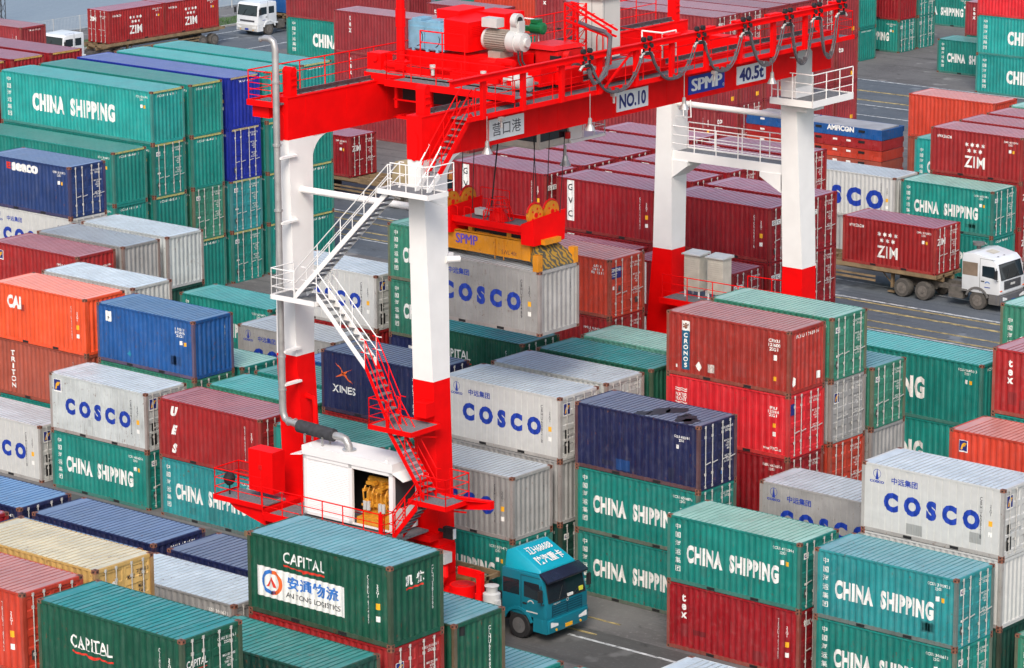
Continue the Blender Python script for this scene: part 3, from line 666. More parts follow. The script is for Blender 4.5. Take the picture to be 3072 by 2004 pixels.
# ------------------------------------------------------------- the stacks
CN = {'teal': 'teal', 'bright_teal': 'bright teal', 'cyan': 'blue-green', 'sea_green': 'sea green', 'mint': 'pale mint', 'dark_green': 'dark green', 'claret': 'dark red', 'rust_red': 'rusty red', 'red_brown': 'red-brown', 'tex_red': 'maroon', 'rust_orange': 'rusty orange', 'orange': 'bright orange', 'scarlet': 'scarlet', 'brown': 'brown', 'grey': 'grey', 'light_grey': 'light grey', 'white': 'off-white', 'navy': 'navy blue', 'blue': 'mid blue', 'royal_blue': 'royal blue', 'steel_blue': 'steel blue', 'yellow': 'mustard yellow', 'black_green': 'very dark green'}
ORD = ['directly under', 'second under', 'third under', 'fourth under']
def stack(x, y, items, L=20, H=0, fill=0, fillc='teal'):
    """items from the top down: (colour, brand, end, label, extras); 'fill' more go underneath"""
    n = len(items)+fill; h = {0: 2.6, 1: 2.896}[H]
    for i, it in enumerate(items):
        col, br, end, lab = it[:4]; ex = it[4] if len(it) > 4 else {}
        container(x, y, (n-1-i)*h, col, br, end, L, H, lab, **ex)
    last = items[-1][3]
    for j in range(fill):
        c = fillc[j % len(fillc)] if isinstance(fillc, (list, tuple)) else fillc
        container(x, y, (fill-1-j)*h, c, 'none', 'blank', L, H, '%s container %s another, %s' % (CN[c], ORD[j], ' '.join(last.split()[-9:])))
XM = lambda b: -72.45+6.8*b if b <= 0 else -72.45+6.68*b
YM = lambda r: 94.85+2.92*r
D, B_ = 'door', 'blank'; F = 'fine'
def M(b, r, items, fill=0, fillc='teal', **k): stack(XM(b), YM(r), items, fill=fill, fillc=fillc, **k)
M(1, 0, [('cyan', 'china', D, 'scuffed blue-green container lettered CHINA SHIPPING, rusty roof end, lower right of the photo', dict(rusty=.8)), ('teal', 'china', D, 'green CHINA SHIPPING container cut by the bottom edge, under the scuffed blue-green one', dict(rusty=.6))])
M(1, 3, [('rust_orange', 'florens', B_, 'orange-red container with pinkish roof and F logo at the right edge', dict(rusty=.2))], 2, ('red_brown', 'grey'))
M(1, 4, [('red_brown', 'texc', B_, 'scratched red container with white tex at the right edge', dict(rusty=.6)), ('teal', 'none', B_, 'green container under the scratched red tex one at the right edge')], 2, ('grey', 'teal'))
stack(-86.4, 119.4, [('teal', 'china', B_, 'long green container showing PING beside the red tex one, upper', dict(roofc='bright_teal', rusty=.2, style='wide')), ('teal', 'china', B_, 'long green container showing ING beside the red tex one, lower', dict(rusty=.2, style='wide'))], L=40, H=1)
stack(-73.4, 119.4, [('sea_green', 'china', B_, 'green container corner cut by the right edge below the white truck', dict(roofc='mint', rusty=.8))], H=1, fill=2)
M(1, 1, [('light_grey', 'cosco', D, 'big pale COSCO container with rusty corners beside the lower right edge', dict(style=F, rusty=.5)), ('light_grey', 'none', B_, 'grey-white container with long rust run on its corner post, under the big pale COSCO one', dict(rusty=.4)), ('black_green', 'none', B_, 'very dark green container at the foot of the stack with the big pale COSCO one')])
M(2, 1, [('sea_green', 'china', D, 'green container with rusty corner at the bottom right corner of the photo', dict(rusty=.7))])
M(0, 0, [('teal', 'china', D, 'mint roofed CHINA SHIPPING container on the dark red tex box, right of the blue truck', dict(roofc='mint', rusty=.5)), ('claret', 'texc', D, 'dark red container with half peeled vertical tex, on the ground beyond the blue truck', dict(rusty=.7))])
M(0, 2, [('grey', 'cosco', B_, 'COSCO container with its letters half hidden behind the mint roofed green box', dict(style=F, rusty=.4))], 1)
M(-1, 1, [('navy', 'navyc', D, 'navy blue container with black oily patches on its roof, right of centre', dict(rusty=.75, style='wide')), ('teal', 'china', D, 'CHINA SHIPPING container directly beneath the oily roofed navy box', dict(rusty=.7)), ('teal', 'china', D, 'CHINA SHIPPING container standing on the ground right behind the blue truck', dict(rusty=.55))])
M(-1, 3, [('rust_red', 'cronos', B_, 'rusty red container with the blue CRONOS panel, top of its stack', dict(rusty=.9, style='wide')), ('scarlet', 'waterfront', D, 'bright red container with the square WATER FRONT mark', dict(rusty=.35, style='wide')), ('claret', 'generic', D, 'dark red container in the shadow under the bright red WATER FRONT one', dict(rusty=.6))], 1, 'claret')
M(-1, 4, [('sea_green', 'china', D, 'pale mint roofed green container behind the rusty red CRONOS one', dict(roofc='mint', rusty=.7)), ('grey', 'florens', D, 'grey container with yellow F logo on its doors, between two stacks right of centre', dict(rusty=.3)), ('rust_orange', 'generic', D, 'rusty red-orange container doors under the grey box with the F logo', dict(rusty=.6))], 1, 'red_brown')
M(-1, 5, [('sea_green', 'china', D, 'pale roofed green container with white door bars beside the grey F logo box', dict(roofc='cyan', rusty=.7)), ('grey', 'none', B_, 'plain grey ribbed end under the green box with white door bars')], 1, 'grey')
M(-2, 0, [('grey', 'cosco', B_, 'grey COSCO container beside the red crane leg, above the truck cab', dict(style='std', rusty=.25)), ('teal', 'china', D, 'green SHIPPING container on the ground behind the blue truck cab', dict(rusty=.5))])
M(-2, 1, [('light_grey', 'cosco', D, 'clean pale COSCO container with Chinese characters, right of the crane leg', dict(style=F, rusty=.2)), ('grey', 'none', B_, 'plain grey ribbed box beneath the clean pale COSCO container'), ('black_green', 'china', D, 'dark green container end with white CS mark, beside the fairing of the blue truck')])
M(-2, 2, [('light_grey', 'generic', D, 'dented silver roofed container with pinkish doors behind the clean pale COSCO box', dict(rusty=.6))], 2, ('grey', 'teal'))
M(-2, 3, [('dark_green', 'none', B_, 'dark green container with glossy blue-green ribbed roof in the middle of the photo', dict(rusty=.5))], 2, ('dark_green', 'teal'))
M(-2, 4, [('mint', 'none', B_, 'pale mint roofed container left of the rusty red CRONOS one', dict(roofc='mint', rusty=.7))], 2, ('teal', 'grey'))
M(-3, 0, [('teal', 'none', D, 'green container with blue-green ribbed roof behind the white engine house', dict(rusty=.4))], 1)
M(-3, 1, [('navy', 'xines', D, 'navy container lettered XINES with an orange cross mark', dict(rusty=.3, style='wide')), ('red_brown', 'none', B_, 'red-brown container under the navy XINES box')], 1)
M(-3, 2, [], 0) if 0 else None
M(-3, 3, [('dark_green', 'capital', D, 'dark green CAPITAL container under the hanging COSCO box', dict(rusty=.35))], 2, ('dark_green', 'teal'))
M(-3, 5, [('rust_orange', 'genstar', D, 'worn orange-red container with GENSTAR label on its doors', dict(rusty=.8)), ('red_brown', 'florens', D, 'dull dark red doors under the worn orange-red GENSTAR container', dict(rusty=.7))], 2, ('claret', 'teal'))
M(-4, 0, [('red_brown', 'ues', D, 'dark red container with large slanted U E S down its side', dict(rusty=.3)), ('cyan', 'china', D, 'light blue-green CHINA SHIPPING container under the dark red U E S one', dict(rusty=.6))])
M(-4, 1, [('sea_green', 'none', D, 'pale green roofed container behind the dark red U E S one', dict(roofc='bright_teal', rusty=.5))], 1)
M(-4, 2, [('teal', 'none', D, 'worn green roof with rusty corner, left of the crane leg with the pipe', dict(roofc='teal', rusty=.7))], 1)
M(-4, 3, [('blue', 'none', B_, 'blue container glimpsed between the crane leg and the navy XINES box')], 1)
M(-4, 5, [('sea_green', 'china', D, 'upper of two faded green CHINA SHIPPING containers between the white crane legs', dict(rusty=.6)), ('sea_green', 'china', D, 'lower of two faded green CHINA SHIPPING containers between the white crane legs', dict(rusty=.6)), ('navy', 'redtext', B_, 'navy container with red and white lettering below the faded green pair')], 1)
M(-5, 0, [('white', 'cosco_plain', D, 'dirty white COSCO container with a yellow F logo, rusty edges, left of centre', dict(rusty=.9, style=F)), ('teal', 'china', D, 'CHINA SHIPPING container under the dirty white COSCO one with the F logo', dict(rusty=.5))])
M(-5, 1, [('blue', 'pcard', B_, 'blue container with a white P card and rusty corner post', dict(rusty=.55, roofc='blue')), ('sea_green', 'none', D, 'green container directly beneath the blue one with the P card', dict(rusty=.7))], 1)
M(-5, 2, [('teal', 'none', D, 'grey-green roof with rusty corner right beside the blue box with the P card', dict(roofc='mint', rusty=.8))], 1)
M(-5, 4, [('grey', 'cosco', D, 'grey COSCO container half hidden behind the crane leg with the pipe', dict(style=F, rusty=.3))], 1)
M(-5, 5, [('light_grey', 'cosco', D, 'pale COSCO container behind the lower crane stairs, F logo on its door', dict(style=F, rusty=.3)), ('red_brown', 'none', B_, 'red-brown container under the pale COSCO one behind the crane stairs')], 1)
M(-6, 0, [('light_grey', 'cosco', D, 'pale grey COSCO container on the ground at the left edge', dict(style=F, rusty=.2))])
M(-6, 1, [('orange', 'cai', B_, 'bright orange-red container lettered CAI at the left edge', dict(rusty=.15)), ('brown', 'triton', B_, 'brown container with TRITON written downwards', dict(rusty=.3)), ('teal', 'none', B_, 'green container at the bottom of the stack under the brown TRITON one')])
M(-6, 2, [('light_grey', 'none', B_, 'dented pale container with nearly white roof behind the orange-red CAI one', dict(rusty=.6, roofc='white'))], 2, ('grey', 'teal'))
M(-6, 5, [('teal', 'china', D, 'green container with a repainted bright blue-green roof, left of the crane leg', dict(roofc='bright_teal', rusty=.4))], 1)
M(-7, 3, [('red_brown', 'florens', B_, 'faded red-brown container with small F logo at the left edge', dict(rusty=.6))], 2, ('brown', 'teal'))
M(-7, 4, [('grey', 'none', B_, 'grey container with scratched roof, second of the two pale ones left', dict(rusty=.6))], 2, ('grey', 'teal'))
M(-7, 5, [('white', 'none', B_, 'dirty white container with rusty edges and a scratched roof, under the teal stacks left', dict(rusty=.8))], 2, ('black_green', 'grey'))
M(-8, 5, [('steel_blue', 'seaco', D, 'dark blue seaco container at the left edge', dict(rusty=.35)), ('light_grey', 'cosco', D, 'pale COSCO container under the dark blue seaco one', dict(style=F, rusty=.4))], 2, ('grey', 'teal'))
M(-8, 4, [], 0) if 0 else None

XN = lambda k: -71.0+6.7*k
YN = lambda r: 62.45+2.93*r
def N_(b, r, items, fill=0, fillc='teal', **k): stack(XN(b), YN(r), items, fill=fill, fillc=fillc, **k)
N_(0, 0, [('dark_green', 'capital', D, 'dark green CAPITAL container with bright blue-green roof at the bottom left', dict(rusty=.2)), ('blue', 'none', B_, 'blue container under the bottom left CAPITAL one')], 2, ('red_brown', 'teal'))
N_(-1, 0, [('rust_orange', 'generic', D, 'orange-red container with pink roof in the bottom left corner', dict(rusty=.2)), ('blue', 'none', B_, 'blue container under the orange-red one in the bottom left corner')], 2, ('grey', 'teal'))
N_(-1, 1, [('yellow', 'msc_y', D, 'mustard yellow container with black numbers on its doors, bottom left', dict(rusty=.6))], 3, ('navy', 'grey', 'teal'))
N_(0, 2, [('black_green', 'clhu', B_, 'very dark green container with stained blue-green roof along the bottom edge', dict(rusty=.6))], 2, ('red_brown', 'teal'))
N_(0, 3, [('dark_green', 'antong', B_, 'dark green CAPITAL container with the white AN TONG LOGISTICS banner', dict(rusty=.25, roofc='cyan')), ('red_brown', 'florens', D, 'red container with F logo doors under the AN TONG LOGISTICS box', dict(rusty=.3))], 2, ('grey', 'teal'))
N_(0, 4, [('dark_green', 'clhu', B_, 'dark green container with rusty corners right of the AN TONG LOGISTICS box', dict(rusty=.55, roofc='cyan'))], 2, ('teal', 'navy'))
N_(0, 5, [('teal', 'clhu', B_, 'low green container with pale blue-green roof just below the truck wheel', dict(rusty=.4, roofc='cyan'))], 1)
N_(1, 5, [('teal', 'none', B_, 'small strip of green container roof at the middle of the bottom edge', dict(rusty=.4, roofc='cyan'))], 1)
N_(2, 4, [('white', 'none', B_, 'white container roof at the bottom edge right of the truck lane', dict(rusty=.5))], 2, ('grey', 'teal'))
N_(-1, 3, [('grey', 'generic', D, 'grey container with bright white ribbed roof left of the AN TONG LOGISTICS box', dict(rusty=.6, roofc='white'))], 2, ('grey', 'teal'))
N_(-1, 4, [('navy', 'none', B_, 'navy container with ribbed blue roof just left of the AN TONG LOGISTICS box', dict(rusty=.3))], 2, ('navy', 'teal'))
N_(-2, 4, [('navy', 'generic', B_, 'navy container with blue-grey ribbed roof, the middle one of three at the lower left', dict(rusty=.3, roofc='steel_blue'))], 2, ('navy', 'teal'))
N_(-2, 3, [('navy', 'none', B_, 'blue roofed container partly covered by the mustard yellow one', dict(rusty=.3, roofc='blue'))], 2, ('navy', 'teal'))
N_(-3, 4, [('navy', 'generic', D, 'navy container with bright blue ribbed roof cut by the left edge', dict(rusty=.2, roofc='blue'))], 2, ('navy', 'teal'))
N_(-3, 3, [('claret', 'none', B_, 'sliver of a red container at the left edge below the bright blue ribbed roof')], 2, ('claret', 'teal'))

YG = lambda r: 122.8+2.93*r
gl = 'dark red GVC container '
def G(x, r, items, fill=0, fillc='claret', **k): stack(x, YG(r), items, fill=fill, fillc=fillc, **k)
gv = dict(rusty=.05, cast='paint')
G(-94.0, -1, [('claret', 'gvc', D, gl+'behind the two grey cabinets on the far crane platform', gv), ('claret', 'gvc', D, gl+'low between the far crane legs', gv)], 1)
G(-94.0, 0, [('claret', 'gvc', D, gl+'on the front top right, right of the far left crane leg', gv), ('claret', 'gvc', D, gl+'directly under the front top right one', gv)], 2)
G(-94.0, 1, [('claret', 'gvc', D, gl+'with doors right of the far right crane leg, uppermost', gv), ('claret', 'gvc', D, gl+'with its doors right of the far right crane leg, second down', gv), ('claret', 'gvc', D, gl+'with its doors right of the far right crane leg, third down', gv)], 1)
G(-100.7, -1, [('claret', 'gvc', D, gl+'behind the worn orange GENSTAR box', gv), ('claret', 'gvc', D, gl+'with its white name panel left of the red crane leg', gv)], 1)
G(-100.7, 0, [('claret', 'gvc', D, gl+'with the full white name panel behind the red spreader', gv), ('claret', 'gvc', D, gl+'under the one with the full white name panel', gv)], 2)
G(-107.4, 0, [('claret', 'gvc', D, gl+'behind the left half of the red spreader', gv), ('claret', 'gvc', D, gl+'under the one behind the left half of the spreader', gv)], 2)
for r in range(1, 5):
    G(-100.7, r, [('claret', 'gvc', D, gl+'in the middle column of roofs, %s row behind the front one' % ['', 'first', 'second', 'third', 'last'][r], gv), ('claret', 'gvc', D, gl+'under the middle column roof in the %s row behind the front' % ['', 'first', 'second', 'third', 'last'][r], gv)], 2)
    G(-107.4, r, [('claret', 'gvc', D, gl+'in the left column of roofs, %s row behind the front one' % ['', 'first', 'second', 'third', 'last'][r], gv)], 3)
t8 = lambda r: ['front', 'second', 'third', 'fourth', 'rear'][r]
T_ = dict(cast='rust', rusty=.35, stripes=True)
def HL(r, items, fill=0): stack(-128.8-12.19, YG(r), items, L=40, H=1, fill=fill)
HL(-1, [('teal', 'china', B_, 'long green container on the lower front stack behind the seaco one', dict(rusty=.4, stripes=True)), ('teal', 'china', B_, 'long green container under the lower front one behind the seaco box')], 1)
HL(0, [('bright_teal', 'china', B_, 'long green CHINA SHIPPING container, top left of the photo', T_), ('teal', 'china', D, 'long green container with closed doors under the top left CHINA SHIPPING one', T_), ('teal', 'china', B_, 'long green container with ribbed end, third down in the front teal stack', T_)], 1)
HL(1, [('teal', 'china', B_, 'long green container behind the top left CHINA SHIPPING one', T_), ('teal', 'china', B_, 'long green container with a yellow sticker, left of the royal blue doors', T_), ('sea_green', 'china', D, 'long container with faded grey-green doors', dict(rusty=.7)), ('teal', 'china', B_, 'long green container with a yellow triangle at the foot of its stack', T_)])
HL(2, [('royal_blue', 'generic', B_, 'royal blue long container with ribbed end on top of the teal stack', dict(rusty=.1, cast='paint', stripes=True)), ('royal_blue', 'generic', D, 'royal blue long container with closed doors', dict(rusty=.1, cast='paint', stripes=True)), ('cyan', 'china', D, 'long light blue-green container with doors under the royal blue pair', T_), ('teal', 'china', D, 'long green container with doors on the ground under the royal blue pair', T_)])
HL(3, [('bright_teal', 'china', B_, 'long green container right of the royal blue one, at the top', T_), ('teal', 'china', B_, 'long green container behind the exhaust pipe, second down', T_), ('teal', 'china', B_, 'long green container behind the exhaust pipe, third down', T_), ('teal', 'china', B_, 'long green container behind the exhaust pipe, at the ground', T_)])
HL(4, [('bright_teal', 'china', B_, 'rearmost long green container of the top left stack, under the crane railing', T_), ('teal', 'china', B_, 'rearmost long green container seen in the curved gusset of the crane, second down', T_), ('teal', 'china', B_, 'rearmost long green container right of the white crane leg, third down', T_), ('teal', 'china', B_, 'rearmost long green container right of the white crane leg, at the ground', T_)])
for r in range(3):
    stack(-143.2-12.19, YG(r), [('claret', 'none', B_, 'long dark red container at the left edge, %s of three side by side roofs' % ['nearest', 'middle', 'farthest'][r], dict(rusty=.05, cast='paint', stripes=True))], L=40, H=1, fill=3, fillc='claret')
stack(-182.1-12.19, 160.8, [('tex_red', 'generic', B_, 'lone faded red container beyond the dark red roofs at the left edge', dict(rusty=.4))], L=40, H=1, fill=1, fillc='tex_red')

Y3 = lambda r: 155.1+2.93*r
stack(-102.1, Y3(0), [('teal', 'china', D, 'CHINA SHIPPING container with clean doors above the white truck', dict(roofc='mint', rusty=.4)), ('teal', 'china', B_, 'CHINA SHIPPING container on the ground right behind the white truck', dict(rusty=.4))])
stack(-102.5-12.19, Y3(0), [('light_grey', 'cosco', B_, 'long pale COSCO container behind the red ZIM truck load', dict(rusty=.5))], L=40, fill=1, fillc='grey')
stack(-102.1, Y3(1), [('red_brown', 'zim', D, 'ZIM container with white stars on the stack at the right edge', dict(rusty=.2)), ('red_brown', 'zim', D, 'ZIM container below the starred one at the right edge'), ('red_brown', 'zim', D, 'ZIM doors on the ground right of the white truck')])
stack(-102.1, Y3(2), [('red_brown', 'zim', D, 'red container roof just behind the starred ZIM one', dict(rusty=.2))], fill=2, fillc='red_brown')
stack(-102.1, Y3(3), [('red_brown', 'zim', D, 'second red container roof behind the starred ZIM one', dict(rusty=.2))], fill=0)
for _o in list(COL.objects):
    if _o.get('label') == 'second red container roof behind the starred ZIM one': _o.location.z = 5.2
container(-107.0, Y3(3), 2.896, 'bright_teal', 'china', B_, 20, 1, 'bright blue-green CHINA container between the orange-red one and the starred ZIM one')
container(-107.0, Y3(3), 0, 'teal', 'none', B_, 20, 1, 'green container at the ground under the bright blue-green CHINA one')
stack(-109.4, Y3(4), [('rust_orange', 'none', B_, 'tall orange-red container with pink roof at the right', dict(rusty=.2, cast='paint')), ('brown', 'none', B_, 'brown container right of the folded flat racks')], fill=1, fillc='brown')
stack(-102.4, Y3(4), [('mint', 'none', B_, 'mint green roof behind the red roofs at the right edge', dict(rusty=.5))], fill=2, fillc=('teal', 'grey'))
YT = lambda k: 163.9+2.62*k
for k in range(6):
    e = ['front', 'second', 'third', 'fourth', 'fifth', 'rear'][k]
    for t in range(4):
        if k in (0, 1, 2, 5) or t == 3:
            container(-121.7-12.19, YT(k), t*2.896, 'tex_red', 'texc', D if (k, t) in ((0, 3), (1, 3), (1, 1), (4, 3)) else B_, 40, 1, 'long maroon tex container, %s row of the tall block behind the crane, %s' % (e, ['at the ground', 'second up', 'third up', 'on top'][t]), rusty=.25, cast='paint')
        else: container(-121.7-12.19, YT(k), t*2.896, 'tex_red', 'none', B_, 40, 1, 'long maroon container hidden in the %s row of the tall block, %s' % (e, ['at the ground', 'second up', 'third up'][t]), rusty=.25, cast='paint')
for k in range(3):
    stack(-134.1-6.4, YT(k+2), [('tex_red', 'texc', B_, 'maroon container left of the tall block, row %s from the front' % ['one', 'two', 'three'][k], dict(rusty=.2, cast='paint'))], H=1, fill=3, fillc='tex_red')
stack(-156.7, 166.9, [('tex_red', 'texc', B_, 'long maroon tex container above the crane walkway, left', dict(rusty=.2, cast='paint')), ('tex_red', 'texc', B_, 'long maroon tex container below the upper one at the crane walkway', dict(rusty=.2, cast='paint')), ('tex_red', 'none', B_, 'long maroon container on the ground seen under the crane girder', dict(rusty=.2))], L=40, H=1)
stack(-171.0, 177, [('tex_red', 'none', B_, 'long maroon container over the far green CHINA one at the top', dict(rusty=.2)), ('teal', 'china', B_, 'far green CHINA container left of the maroon tex one, at the top', dict(rusty=.3))], L=40, H=1, fill=1)
stack(-153.9, 173.4, [('tex_red', 'texc', B_, 'short maroon tex container behind the blue gearbox', dict(rusty=.2, cast='paint'))], H=1, fill=2, fillc='tex_red')
stack(-156.5, 181.5, [('rust_orange', 'none', B_, 'orange-brown container at the top edge behind the crane mast'), ], H=1, fill=2, fillc='teal')
stack(-149.5, 181.5, [('teal', 'china', B_, 'green container at the top edge behind the crane motor'), ('teal', 'china', B_, 'green container below the top edge one behind the crane motor')], H=1, fill=1)
stack(-149.5, 184.6, [('teal', 'china', B_, 'green container at the top edge, right of the one behind the motor'), ('teal', 'china', B_, 'green container below it, left of the grey cabinet')], H=1, fill=1)
stack(-163.0, 184.6, [('teal', 'none', B_, 'green roof at the top edge left of the crane mast')], H=1, fill=2)
stack(-146.4-6.06, 215.9, [('teal', 'china', B_, 'tall green stack far right, third box up', dict(rusty=.3)), ('teal', 'china', B_, 'tall green stack far right, second box up'), ('teal', 'china', B_, 'tall green stack far right, box on the ground')], H=0)
stack(-146.4-6.06, 221.6, [('claret', 'generic', B_, 'dark red container on top of the far PING one', dict(rusty=.3)), ('teal', 'china', D, 'far green container lettered PING beside the tall green stack')])
stack(-146.5-6.06, 224.5, [('teal', 'china', D, 'far green container doors right of the dark red one, upper'), ('teal', 'china', D, 'far green container doors on the ground, right of the PING one')])
stack(-131.5, 209.4, [('scarlet', 'none', B_, 'bright red long container at the top right corner', dict(rusty=.1, cast='paint')), ('bright_teal', 'china', B_, 'upper long CHINA container at the top right corner'), ('bright_teal', 'china', B_, 'lower long CHINA container on the ground at the top right')], L=40, H=1)
container(-138.9, 215.6, 0, 'teal', 'china', B_, 20, 0, 'small far CHINA SHIPPING container standing alone left of the long pair')
stack(-138.3, 218.5, [('tex_red', 'texc', B_, 'maroon tex container above the lone far CHINA SHIPPING one'), ('teal', 'none', B_, 'green container under the maroon tex one far right')])
stack(-147.0, 236.5, [('teal', 'china', B_, 'distant green container at the top edge, upper'), ('teal', 'china', B_, 'distant green container at the top edge, lower')])
stack(-155.0, 236.5, [('bright_teal', 'china', B_, 'most distant bright green container at the top edge, upper'), ('teal', 'china', B_, 'most distant green container at the top edge, lower')])
for i in range(4):
    stack(-141.0+6.8*i, 245, [('teal', 'china', B_, 'distant green container row at the top, number %s from the left, upper' % ['one', 'two', 'three', 'four'][i]), ('teal', 'china', B_, 'distant green container row at the top, number %s from the left, lower' % ['one', 'two', 'three', 'four'][i])], fill=1)

# folded flat racks
def flat_rack(z, col, name, lab):
    r = thing('flat_rack', lab, 'flat rack', (-111.6-12.19, 167.3, z), 0, 'folded flat racks stacked behind the COSCO box'); m = wallm(col, .5); b = MB()
    b.box(0, 0, .28, 12.19, .12, .62); b.box(0, W-.12, .28, 12.19, W, .62)
    for i in range(9): b.box(.4+i*1.4, .12, .30, .52+i*1.4, W-.12, .5)
    b.box(12.05, .1, .0, 12.19, W-.1, .60); b.box(0, .1, 0, .14, W-.1, .60); b.obj('base_frame', m, r); b = MB(); b.box(.3, .1, .56, 6.0, W-.1, .63); b.box(6.2, .1, .56, 11.9, W-.1, .63); b.obj('folded_end', wallm(col, .5) if name != 'AMFICON' else simple('rack_grey', (.30,.31,.33), .7, 0, .2, 1), r)
    b = MB()
    for i in range(10): b.box(.7+i*1.2, -.03, .12, .82+i*1.2, .1, .34)
    b.box(0, 0, 0, 12.19, .05, .28); b.obj('side_rail', m, r)
    for px in (7.3, 10.5): link('fork_pocket', cached('fp2', lambda: (lambda q: (q.box(0, -.034, .36, .45, -.004, .5), q.mesh('fork_pocket', M_DARK))[1])(MB())), r).location = (px, 0, 0)
    b = MB()
    for px in (4.7, 8.6, 9.6, 3.1): b.box(px, -.006, .36, px+.32, .002, .48)
    b.obj('number_plate', M_WLET, r)
    if name: flat_text('lettering', name, 2.0, .34, M_WLET, r, plane_M((5.9, -.04, .45) if name != 'AMFICON' else (9.15, -.012, .46), (1,0,0), (0,0,1)), bold=.05)
    return r
cols = ['brown', 'red_brown', 'claret', 'rust_orange', 'brown', 'rust_orange', 'red_brown', 'steel_blue']
for i, c in enumerate(cols):
    flat_rack(i*.65, 'blue' if c == 'steel_blue' else c, {7: 'AMFICON', 4: 'TAL'}.get(i, ''), 'folded %s flat rack %s' % ({'steel_blue': 'blue AMFICON'}.get(c, CN[c]), ['at the ground', 'second from the ground', 'third from the ground', 'fourth from the ground, partly seen', 'in the middle of the pile with the TAL mark', 'two below the blue one', 'right below the blue one', 'on top of the pile'][i]))
# ------------------------------------------------------------- the gantry crane (local u across, v along the girders)
AN = R(1.4); CO = Vector((-79.65, 89.4, 0))
def CR(name, label, cat): return thing(name, label, cat, tuple(CO), AN)
crane = CR('gantry_crane', 'red and white rubber tyred gantry crane numbered NO.10 standing over the stacks', 'crane')
def railing(b, pts, h=1.1, mids=2, step=1.2, r=.022, n=6, posts=True):
    pts = [Vector(p) for p in pts]
    for k in range(mids+1): 
        z = h*(k+1)/(mids+1); b.tube([p+Vector((0,0,z)) for p in pts], r if k == mids else r*.7, n)
    for p, q in zip(pts, pts[1:]):
        L = (q-p).length; m = max(1, round(L/step))
        for i in range(m+1): c = p.lerp(q, i/m); b.tube([c, c+Vector((0,0,h))], r*.9, n)
    return b
# girders
def girder(u0, u1, v0, v1, lab):
    b = MB(); b.box(u0, v0, 18.5, u1, v1, 20.1); b.box(u0-.03, v0, 20.1, u1+.03, v1, 20.13)
    for i in range(11): b.box(u1, v0+1+i*2.35, 18.56, u1+.006, v0+1.012+i*2.35, 20.06)
    g = b.obj('girder', M_CRED, crane)
    b = MB(); m = (u0+u1)/2; b.box(m-.16, v0+.6, 20.131, m+.16, v1-.5, 20.15); b.obj('rail_bed', M_GRATE, g)
    b = MB(); b.box(m-.03, v0+.6, 20.15, m+.03, v1-.5, 20.30); b.box(m-.10, v0+.6, 20.15, m+.10, v1-.5, 20.18)
    for i in range(36): b.box(m+.11, v0+.9+i*.68, 20.15, m+.17, v0+1.0+i*.68, 20.19)
    b.obj('crane_rail', M_STEEL, g); b = MB()
    for vv in (v0+.35, v1-.75):
        b.box(m-.20, vv, 20.131, m+.20, vv+.34, 21.05); b.cyl((m-.22, vv+.17, 21.05), (m+.22, vv+.17, 21.05), .17, 14)
        for z in (20.75, 20.5): b.box(m+.20, vv+.03, z, m+.25, vv+.31, z+.05)
    b.obj('end_stop', M_CRED, g); return g
gR = girder(-.72, 0, 0, 27.0, 'r'); gL = girder(-7.42, -6.72, .15, 25.9, 'l')
b = MB()   # oval plates on the girder noses
for u, v in ((-.37, 0), (-7.07, .15)):
    pts = [(u+.2*math.cos(R(a)), 19.0+.36*math.sin(R(a))*1.0+(.18 if a < 180 else -.18)) for a in range(0, 360, 20)]; b.prism(pts, 'y', v-.03, v)
b.obj('nose_plate', M_CRED, crane)
# cross girders joining both ends
b = MB(); b.box(-6.72, 25.0, 18.55, -.72, 25.7, 19.7); b.obj('cross_girder', M_CRED, crane)
# legs: cross-sections (u0,u1,v0,v1) at heights
def leg(secs, mats, cut):
    b = MB()
    def ringv(s, z): return [(s[0], s[2], z), (s[1], s[2], z), (s[1], s[3], z), (s[0], s[3], z)]
    zs = sorted(set([z for z, _ in secs]+cut)); 
    def at(z):
        for (z0, a), (z1, c) in zip(secs, secs[1:]):
            if z0 <= z <= z1: t = (z-z0)/(z1-z0); return [p+(q-p)*t for p, q in zip(a, c)]
    for z0, z1 in zip(zs, zs[1:]):
        mi = 1 if z0 >= cut[0]-1e-6 else 0; b.add(ringv(at(z0), z0)+ringv(at(z1), z1), [(0,1,5,4),(1,2,6,5),(2,3,7,6),(3,0,4,7)], mi)
    return b.obj('leg', mats, crane)
RW = [M_CRED, M_CWHT]; CZ = 10.06
leg([(1.4, (-1.15,.0,.75,1.75)), (5.5, (-1.1,0,.72,1.62)), (10, (-.98,0,.50,1.48)), (18.5, (-.72,0,.03,1.42))], RW, [CZ])
leg([(1.4, (-7.95,-6.72,.75,1.75)), (5.5, (-7.9,-6.72,.72,1.65)), (10, (-7.75,-6.72,.36,1.38)), (18.5, (-7.42,-6.72,.16,1.52))], RW, [CZ])
leg([(1.4, (-1.1,.02,24.9,26.3)), (10, (-1.0,.02,25.02,26.05)), (18.5, (-.75,.0,24.3,25.65))], RW, [CZ])
leg([(1.4, (-8.1,-6.72,24.7,26.1)), (6.6, (-8.05,-6.72,24.8,25.9)), (10, (-7.75,-6.72,24.82,25.82)), (16.6, (-7.5,-6.72,24.72,25.95)), (18.5, (-7.5,-6.72,24.4,25.9))], RW, [CZ])
b = MB()
for z in (3.4, 6.8, 12.4, 14.9): b.box(-1.02, -.0+.0, z, .006, .0, z+.01) if 0 else None
for v in (2.2, 6.9, 11.6, 16.3, 21.0, 24.5): b.box(.0, v, 18.52, .008, v+.05, 20.08)
b.obj('stiffener_seam', M_CRED, crane); b = MB()
for u in (-.004, -6.724):
    for z in (11.8, 14.0, 16.2): b.box(u, .9, z, u+.009, 1.3, z+.02)
b.obj('weld_seam', M_CWHT, crane)
